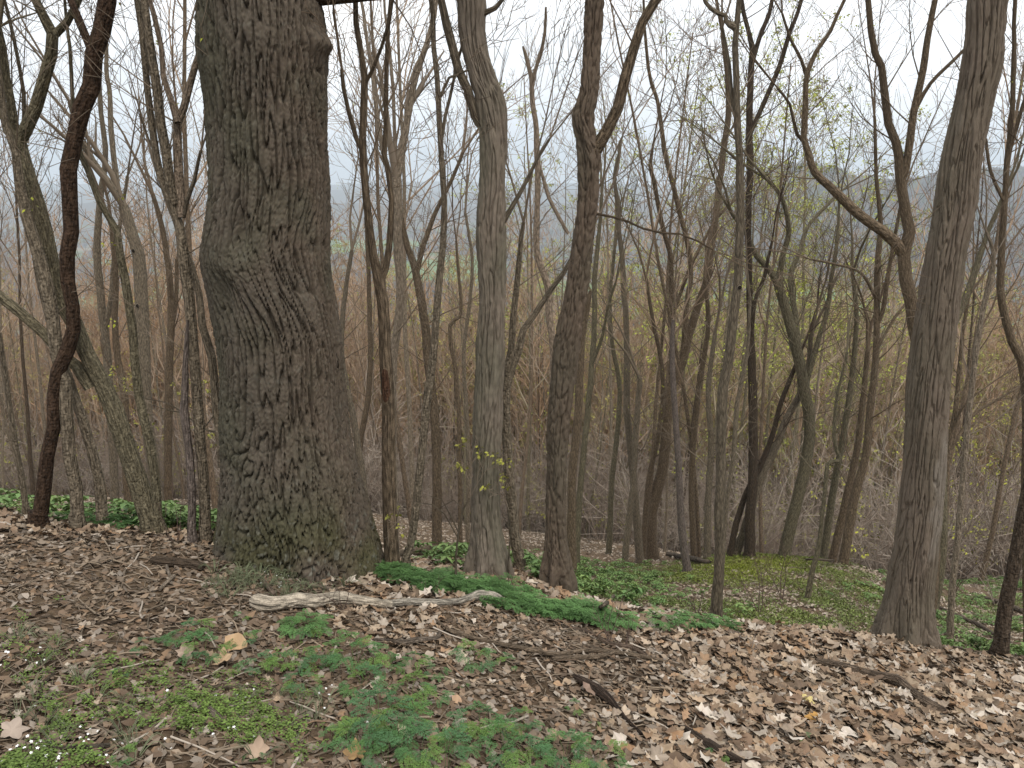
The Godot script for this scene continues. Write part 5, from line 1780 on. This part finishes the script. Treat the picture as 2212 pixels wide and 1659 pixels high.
# ---------------------------------------------------------------- logs, sticks and bare shrubs
func log_on_ground(called: String, label: String, category: String, runs: Array, col: Color, kind: int, sunk := 0.3) -> Node3D:
	var root: Node3D
	for s in runs.size():
		var p := PackedVector3Array()
		var r := PackedFloat32Array()
		for q in runs[s]:
			var g := on_ground(q[0], q[1] + q[2] * 0.4)
			var rr: float = q[2] * (-g.z / -ray(q[0], q[1]).z) / F * 0.5
			p.append(g + up_at(g.x, g.z) * rr * (1.0 - sunk) + Vector3(0, 0.004, 0))
			r.append(rr)
		if s == 0:
			root = thing(called, label, category, Vector3(p[0].x, height(p[0].x, p[0].z), p[0].z))
		for k in p.size():
			p[k] -= root.position
		var sm := smooth_path(p, r, maxf(0.02, r[0]))
		var b := Buf.new()
		var big := r[0] > 0.02
		var sides := 14 if big else 7
		tube(b, sm[0], sm[1], sides, col, 0.38 if big else 0.1, true, root.position.x)
		var pts: PackedVector3Array = sm[0]
		var ring := sides + 1
		if big:
			var d0 := (pts[0] - pts[1]).normalized()
			var d1 := (pts[pts.size() - 1] - pts[pts.size() - 2]).normalized()
			for j in ring:
				var jj := j % sides
				b.v[j] += d0 * r[0] * (0.9 * nz[0].get_noise_2d(jj * 1.7, 3.0 + s) + (0.7 if jj < sides / 3 else 0.0))
				b.v[b.v.size() - ring + j] += d1 * r[0] * nz[0].get_noise_2d(jj * 1.7, 9.0 + s)
		cap(b, b.v.size() - ring, sides, pts[pts.size() - 1], (pts[pts.size() - 1] - pts[pts.size() - 2]).normalized(), col * 0.8, true)
		cap(b, 0, sides, pts[0] + (pts[1] - pts[0]).normalized() * r[0] * 0.7, (pts[0] - pts[1]).normalized(), col * 0.6, true)
		part("stem" if s == 0 else "branch", b.mesh(), barks[kind], root)
	return root

func deadwood() -> void:
	log_on_ground("fallen_log", "pale broken log with bleached wood lying before the big oak", "log", [[[550, 1300, 24], [560, 1306, 40], [580, 1308, 36], [610, 1304, 30], [640, 1301, 31], [675, 1304, 28], [705, 1297, 27], [740, 1295, 26], [790, 1303, 23], [845, 1309, 17]]], Color(0.52, 0.46, 0.38), 4, 0.0)
	log_on_ground("bleached_limb", "grey bleached limb with a raised crooked end right of the pale log", "log", [[[842, 1306, 20], [880, 1304, 17], [930, 1304, 14], [985, 1302, 14], [1010, 1296, 18], [1035, 1291, 22], [1062, 1294, 22], [1080, 1302, 18]]], Color(0.40, 0.37, 0.32), 4, -0.1)
	log_on_ground("dark_log", "dark rotten log end poking out left of the oak's foot", "log", [[[330, 1210, 16], [345, 1214, 20], [380, 1216, 22], [410, 1220, 20], [440, 1226, 18]]], Color(0.10, 0.075, 0.055), 4, 0.2)
	log_on_ground("mossy_log", "long brown log lying across the slope behind the scarred tree", "log", [[[815, 1212, 16], [860, 1204, 18], [910, 1197, 20], [965, 1193, 22], [1028, 1192, 22]]], Color(0.15, 0.12, 0.085), 1, -0.5)
	log_on_ground("long_stick", "long thin forked stick lying across the middle of the bank", "stick", [[[920, 1324, 5], [945, 1345, 7], [965, 1362, 9], [1010, 1378, 10], [1080, 1394, 10], [1150, 1408, 11], [1200, 1417, 11], [1270, 1408, 10], [1340, 1414, 10], [1400, 1424, 9], [1472, 1441, 7]], [[1190, 1427, 10], [1230, 1424, 11], [1290, 1422, 11], [1320, 1414, 10], [1332, 1409, 9]]], Color(0.25, 0.195, 0.145), 3, -0.2)
	log_on_ground("stick", "curved stick running down to the right end of the long forked stick", "stick", [[[1220, 1356, 7], [1262, 1364, 8], [1290, 1378, 9], [1320, 1394, 10], [1360, 1400, 9], [1396, 1418, 7]]], Color(0.19, 0.145, 0.11), 3, 0.0)
	log_on_ground("rotten_stick", "blackish rotten stick tapering to a thin end in the centre foreground", "stick", [[[1240, 1464, 12], [1262, 1476, 20], [1290, 1494, 24], [1318, 1516, 18], [1332, 1532, 12], [1352, 1556, 9], [1388, 1590, 6]]], Color(0.075, 0.055, 0.045), 1, 0.1)
	log_on_ground("knobbly_branch", "thick knobbly dead branch lying among leaves below the hickory", "branch", [[[1760, 1430, 14], [1800, 1437, 18], [1838, 1447, 20], [1870, 1456, 20], [1905, 1463, 20], [1935, 1472, 25], [1960, 1492, 22], [2000, 1522, 24], [2040, 1538, 16]]], Color(0.17, 0.13, 0.10), 2, 0.1)
	log_on_ground("stick", "straight forked stick left of the knobbly branch", "stick", [[[1672, 1440, 6], [1700, 1449, 9], [1722, 1460, 12], [1750, 1480, 12], [1785, 1500, 14], [1812, 1530, 12]], [[1698, 1494, 7], [1730, 1488, 8], [1748, 1481, 8]]], Color(0.21, 0.165, 0.125), 3, 0.0)
	log_on_ground("rotten_branch", "dark thick broken branch at the lower edge right of centre", "branch", [[[1476, 1574, 12], [1500, 1592, 20], [1530, 1612, 24], [1565, 1630, 20], [1612, 1652, 12]]], Color(0.10, 0.078, 0.062), 1, 0.1)
	log_on_ground("stick", "brown stick lying level above the dark broken branch", "stick", [[[1538, 1516, 8], [1560, 1522, 9], [1610, 1524, 9], [1655, 1532, 8]]], Color(0.19, 0.15, 0.115), 3, 0.0)
	log_on_ground("stick", "hooked grey stick in front of the pale log", "stick", [[[806, 1384, 7], [840, 1386, 9], [870, 1391, 13], [900, 1386, 14], [925, 1385, 13], [942, 1382, 12], [949, 1370, 10]]], Color(0.20, 0.165, 0.135), 3, -0.1)
	log_on_ground("broken_stick", "pale splintered stick end in the chickweed", "stick", [[[386, 1504, 12], [404, 1518, 15], [430, 1534, 14]]], Color(0.36, 0.31, 0.25), 4, 0.0)
	log_on_ground("broken_stick", "grey rotten piece lying below the pale splintered stick", "stick", [[[450, 1536, 16], [464, 1548, 18], [480, 1562, 12]]], Color(0.22, 0.185, 0.15), 4, 0.0)
	log_on_ground("stick", "short curved dark stick in the mould at far left", "stick", [[[86, 1512, 8], [88, 1492, 9], [98, 1474, 10], [116, 1458, 8]]], Color(0.14, 0.11, 0.085), 3, 0.0)
	log_on_ground("stick", "pale bare stick slanting on the dark mould left of the oak", "stick", [[[345, 1277, 7], [358, 1264, 9], [375, 1248, 9]]], Color(0.42, 0.35, 0.28), 4, -0.4)
	log_on_ground("stick", "pale thin stick pointing at the dark log end", "stick", [[[358, 1216, 5], [361, 1230, 6], [366, 1248, 7]]], Color(0.40, 0.34, 0.28), 4, -0.6)
	log_on_ground("stick", "barky stick leaning down from the oak's foot to the pale log", "stick", [[[556, 1248, 9], [570, 1262, 10], [584, 1278, 11], [594, 1290, 10]]], Color(0.22, 0.175, 0.135), 3, -0.3)
	log_on_ground("stick", "grey stick lying level at the oak's foot above the pale log", "stick", [[[622, 1270, 7], [650, 1264, 10], [685, 1270, 10], [728, 1279, 9]]], Color(0.26, 0.215, 0.17), 4, -0.2)
	log_on_ground("stick", "thin twig lying across the leaf litter at the left", "stick", [[[150, 1352, 3], [230, 1348, 4], [310, 1340, 4], [395, 1352, 4]]], Color(0.17, 0.13, 0.10), 3, -0.4)
	log_on_ground("stick", "forked twig among mould above the chickweed", "stick", [[[432, 1320, 4], [470, 1312, 5], [520, 1302, 6], [560, 1300, 5]]], Color(0.19, 0.15, 0.11), 3, -0.3)
	log_on_ground("stick", "grey stick half hidden in weeds at lower left", "stick", [[[98, 1622, 9], [140, 1620, 12], [190, 1618, 13], [238, 1612, 10]]], Color(0.15, 0.13, 0.105), 3, 0.0)
	log_on_ground("stick", "brown stick under the feathery patch left of the tan leaves", "stick", [[[430, 1485, 6], [480, 1488, 9], [540, 1486, 9], [562, 1484, 7]]], Color(0.20, 0.165, 0.12), 3, 0.0)
	log_on_ground("stick", "stick lying along the brow of the bank left of the hickory", "stick", [[[2060, 1401, 7], [2100, 1412, 10], [2140, 1424, 12], [2200, 1440, 12]]], Color(0.15, 0.125, 0.08), 1, 0.0)
	log_on_ground("stick", "thin curved stick right of the knobbly branch", "stick", [[[1985, 1438, 4], [2030, 1446, 5], [2068, 1470, 6], [2100, 1494, 4]]], Color(0.20, 0.155, 0.12), 3, -0.3)
	log_on_ground("stick", "grey stick with a side fork on the slope behind the forked tree", "stick", [[[1290, 1318, 7], [1312, 1305, 9], [1325, 1290, 7]], [[1312, 1303, 5], [1340, 1306, 5], [1368, 1318, 4]]], Color(0.2, 0.17, 0.13), 3, -0.5)
	log_on_ground("stick", "brown stick lying on the brow left of the grey forked one", "stick", [[[1180, 1303, 7], [1215, 1300, 8], [1250, 1312, 9], [1262, 1320, 7]]], Color(0.19, 0.15, 0.115), 3, 0.0)
	log_on_ground("fallen_log", "thin log lying on the far slope left of the holed tree", "log", [[[130, 1118, 8], [200, 1106, 9], [260, 1100, 9]]], Color(0.14, 0.11, 0.09), 3, -0.5)
	log_on_ground("fallen_log", "pale thin log on the leafy ground between holed tree and snag", "log", [[[350, 1094, 8], [400, 1092, 9], [450, 1094, 9]]], Color(0.23, 0.19, 0.15), 3, -0.5)
	log_on_ground("fallen_log", "dark log at the foot of the many stemmed tree", "log", [[[1440, 1200, 9], [1470, 1206, 11], [1500, 1212, 12], [1535, 1218, 8]]], Color(0.12, 0.10, 0.08), 3, -0.5)
	log_on_ground("fallen_pole", "long thin pole lying over the mound towards the hickory", "log", [[[1740, 1210, 4], [1800, 1213, 5], [1860, 1219, 5], [1920, 1222, 4]]], Color(0.19, 0.155, 0.12), 3, -0.5)
	log_on_ground("fallen_log", "thin log lying down the slope right of the hickory", "log", [[[2020, 1310, 7], [2060, 1330, 8], [2110, 1352, 9], [2150, 1375, 7]]], Color(0.15, 0.125, 0.1), 3, -0.5)
	log_on_ground("fallen_log", "short log behind the mossy leaning trunk", "log", [[[2130, 1296, 9], [2160, 1306, 11], [2212, 1326, 11]]], Color(0.17, 0.14, 0.11), 3, -0.5)
	# leaves that stand out
	var own := [[1765, 1556, 75, 0, Color(0.40, 0.225, 0.07), "amber lobed oak leaf standing up in the litter at right"], [1745, 1523, 45, 3, Color(0.55, 0.46, 0.20), "pale yellow leaf above the amber one"], [512, 1402, 90, 5, Color(0.42, 0.29, 0.17), "big curled tan leaf amid the feathery clumps"], [480, 1440, 75, 3, Color(0.40, 0.28, 0.17), "torn orange tan leaf lying below the big curled one"], [398, 1420, 62, 3, Color(0.33, 0.25, 0.19), "wide brown leaf left of the big curled one"], [996, 1434, 70, 1, Color(0.50, 0.42, 0.33), "pale serrated leaf standing on edge by a feathery clump"], [988, 1520, 42, 5, Color(0.42, 0.28, 0.18), "cupped orange tan leaf alone on the mould"], [770, 1640, 75, 4, Color(0.36, 0.23, 0.11), "orange brown leaf at the lower edge"], [30, 1590, 85, 3, Color(0.36, 0.29, 0.235), "large grey tan maple leaf at the lower left edge"], [872, 1590, 46, 2, Color(0.55, 0.47, 0.34), "torn cream leaf in the foreground greenery"], [1270, 1500, 60, 6, Color(0.24, 0.17, 0.13), "dull brown leaf beside the dark rotten stick"], [805, 1402, 45, 4, Color(0.30, 0.24, 0.20), "grey brown leaf under the hooked stick"], [1225, 1318, 34, 3, Color(0.45, 0.36, 0.27), "bright tan leaf on the brow below the forked tree"], [560, 1635, 80, 4, Color(0.34, 0.25, 0.18), "ragged tan leaf right of the chickweed at the lower edge"]]
	for q in own:
		var p := on_ground(q[0], q[1])
		var deep := -p.z / -ray(q[0], q[1]).z
		var s: float = q[2] * 0.82 * deep / F / 0.11
		var m: StandardMaterial3D = M.litter.duplicate()
		m.albedo_color = srgb(q[4])
		var o := part("fallen_leaf", fallen_leaf(q[3]), m, self)
		o.set_meta("label", q[5])
		o.set_meta("category", "leaf")
		var up := (up_at(p.x, p.z) + Vector3(rng.randf_range(-0.4, 0.4), 0, rng.randf_range(0.2, 0.7))).normalized()
		o.transform = Transform3D(tilt(up, rng.randf() * TAU, s), p + Vector3(0, 0.025, 0))
	# bare young shrubs standing on the brow and slope
	var shrubs := [[1315, 1388, 110, "dark bare many twigged shrub on the brow right of the long stick"], [1352, 1396, 70, "small bare shrub close right of the dark twigged one"], [1098, 1276, 90, "thin upright bare shoot before the shaggy tree"], [935, 1290, 50, "short dark twig standing in the green carpet"], [765, 1440, 90, "bare twig rising from the feathery patch"], [740, 1318, 110, "thin arching shoot standing behind the pale log"], [1010, 1222, 120, "bare slender shoot left of the shaggy trunk"], [1600, 1392, 60, "stubby bare shoot on the brow left of the hickory"], [1618, 1408, 55, "pale bare shoot leaning on the brow"], [1640, 1330, 120, "thin bare sapling shoot on the green slope"], [1690, 1300, 150, "arching bare shoot over the green slope"], [2060, 1290, 150, "spreading bare shrub right of the hickory"], [2150, 1310, 170, "pale twigged bare shrub by the mossy leaning trunk"], [1880, 1215, 70, "bare shrub at the far side of the mound"], [380, 1172, 110, "slim bare shoot left of the dead stem"], [620, 1172, 30, "tiny bare shoot hidden by the oak's foot"], [1450, 1370, 60, "dark bare shoot at the edge of the green slope"], [1505, 1330, 80, "dark arched shoot left of the tree on the green slope"]]
	for q in shrubs:
		var p := on_ground(q[0], q[1])
		var deep := -p.z / -ray(q[0], q[1]).z
		var hgt: float = q[2] * deep / F
		var o := thing("bare_shrub", q[3], "shrub", p)
		r_min = 0.0007 * deep / 3.0
		for k in 3 if q[2] > 60 else 2:
			var b := Buf.new()
			bough(b, Vector3(0, -0.02, 0), Vector3(rng.randf_range(-0.5, 0.5), 1.0, rng.randf_range(-0.4, 0.4)).normalized(), hgt * rng.randf_range(0.7, 1.05), 0.0035 * deep / 4.0, 1 if q[2] < 100 else 2, Color(0.12, 0.085, 0.07) if not q[3].begins_with("pale") else Color(0.3, 0.25, 0.2), 0.05, 0.7, 0.7)
			part("stem", b.mesh(), M.twig, o)
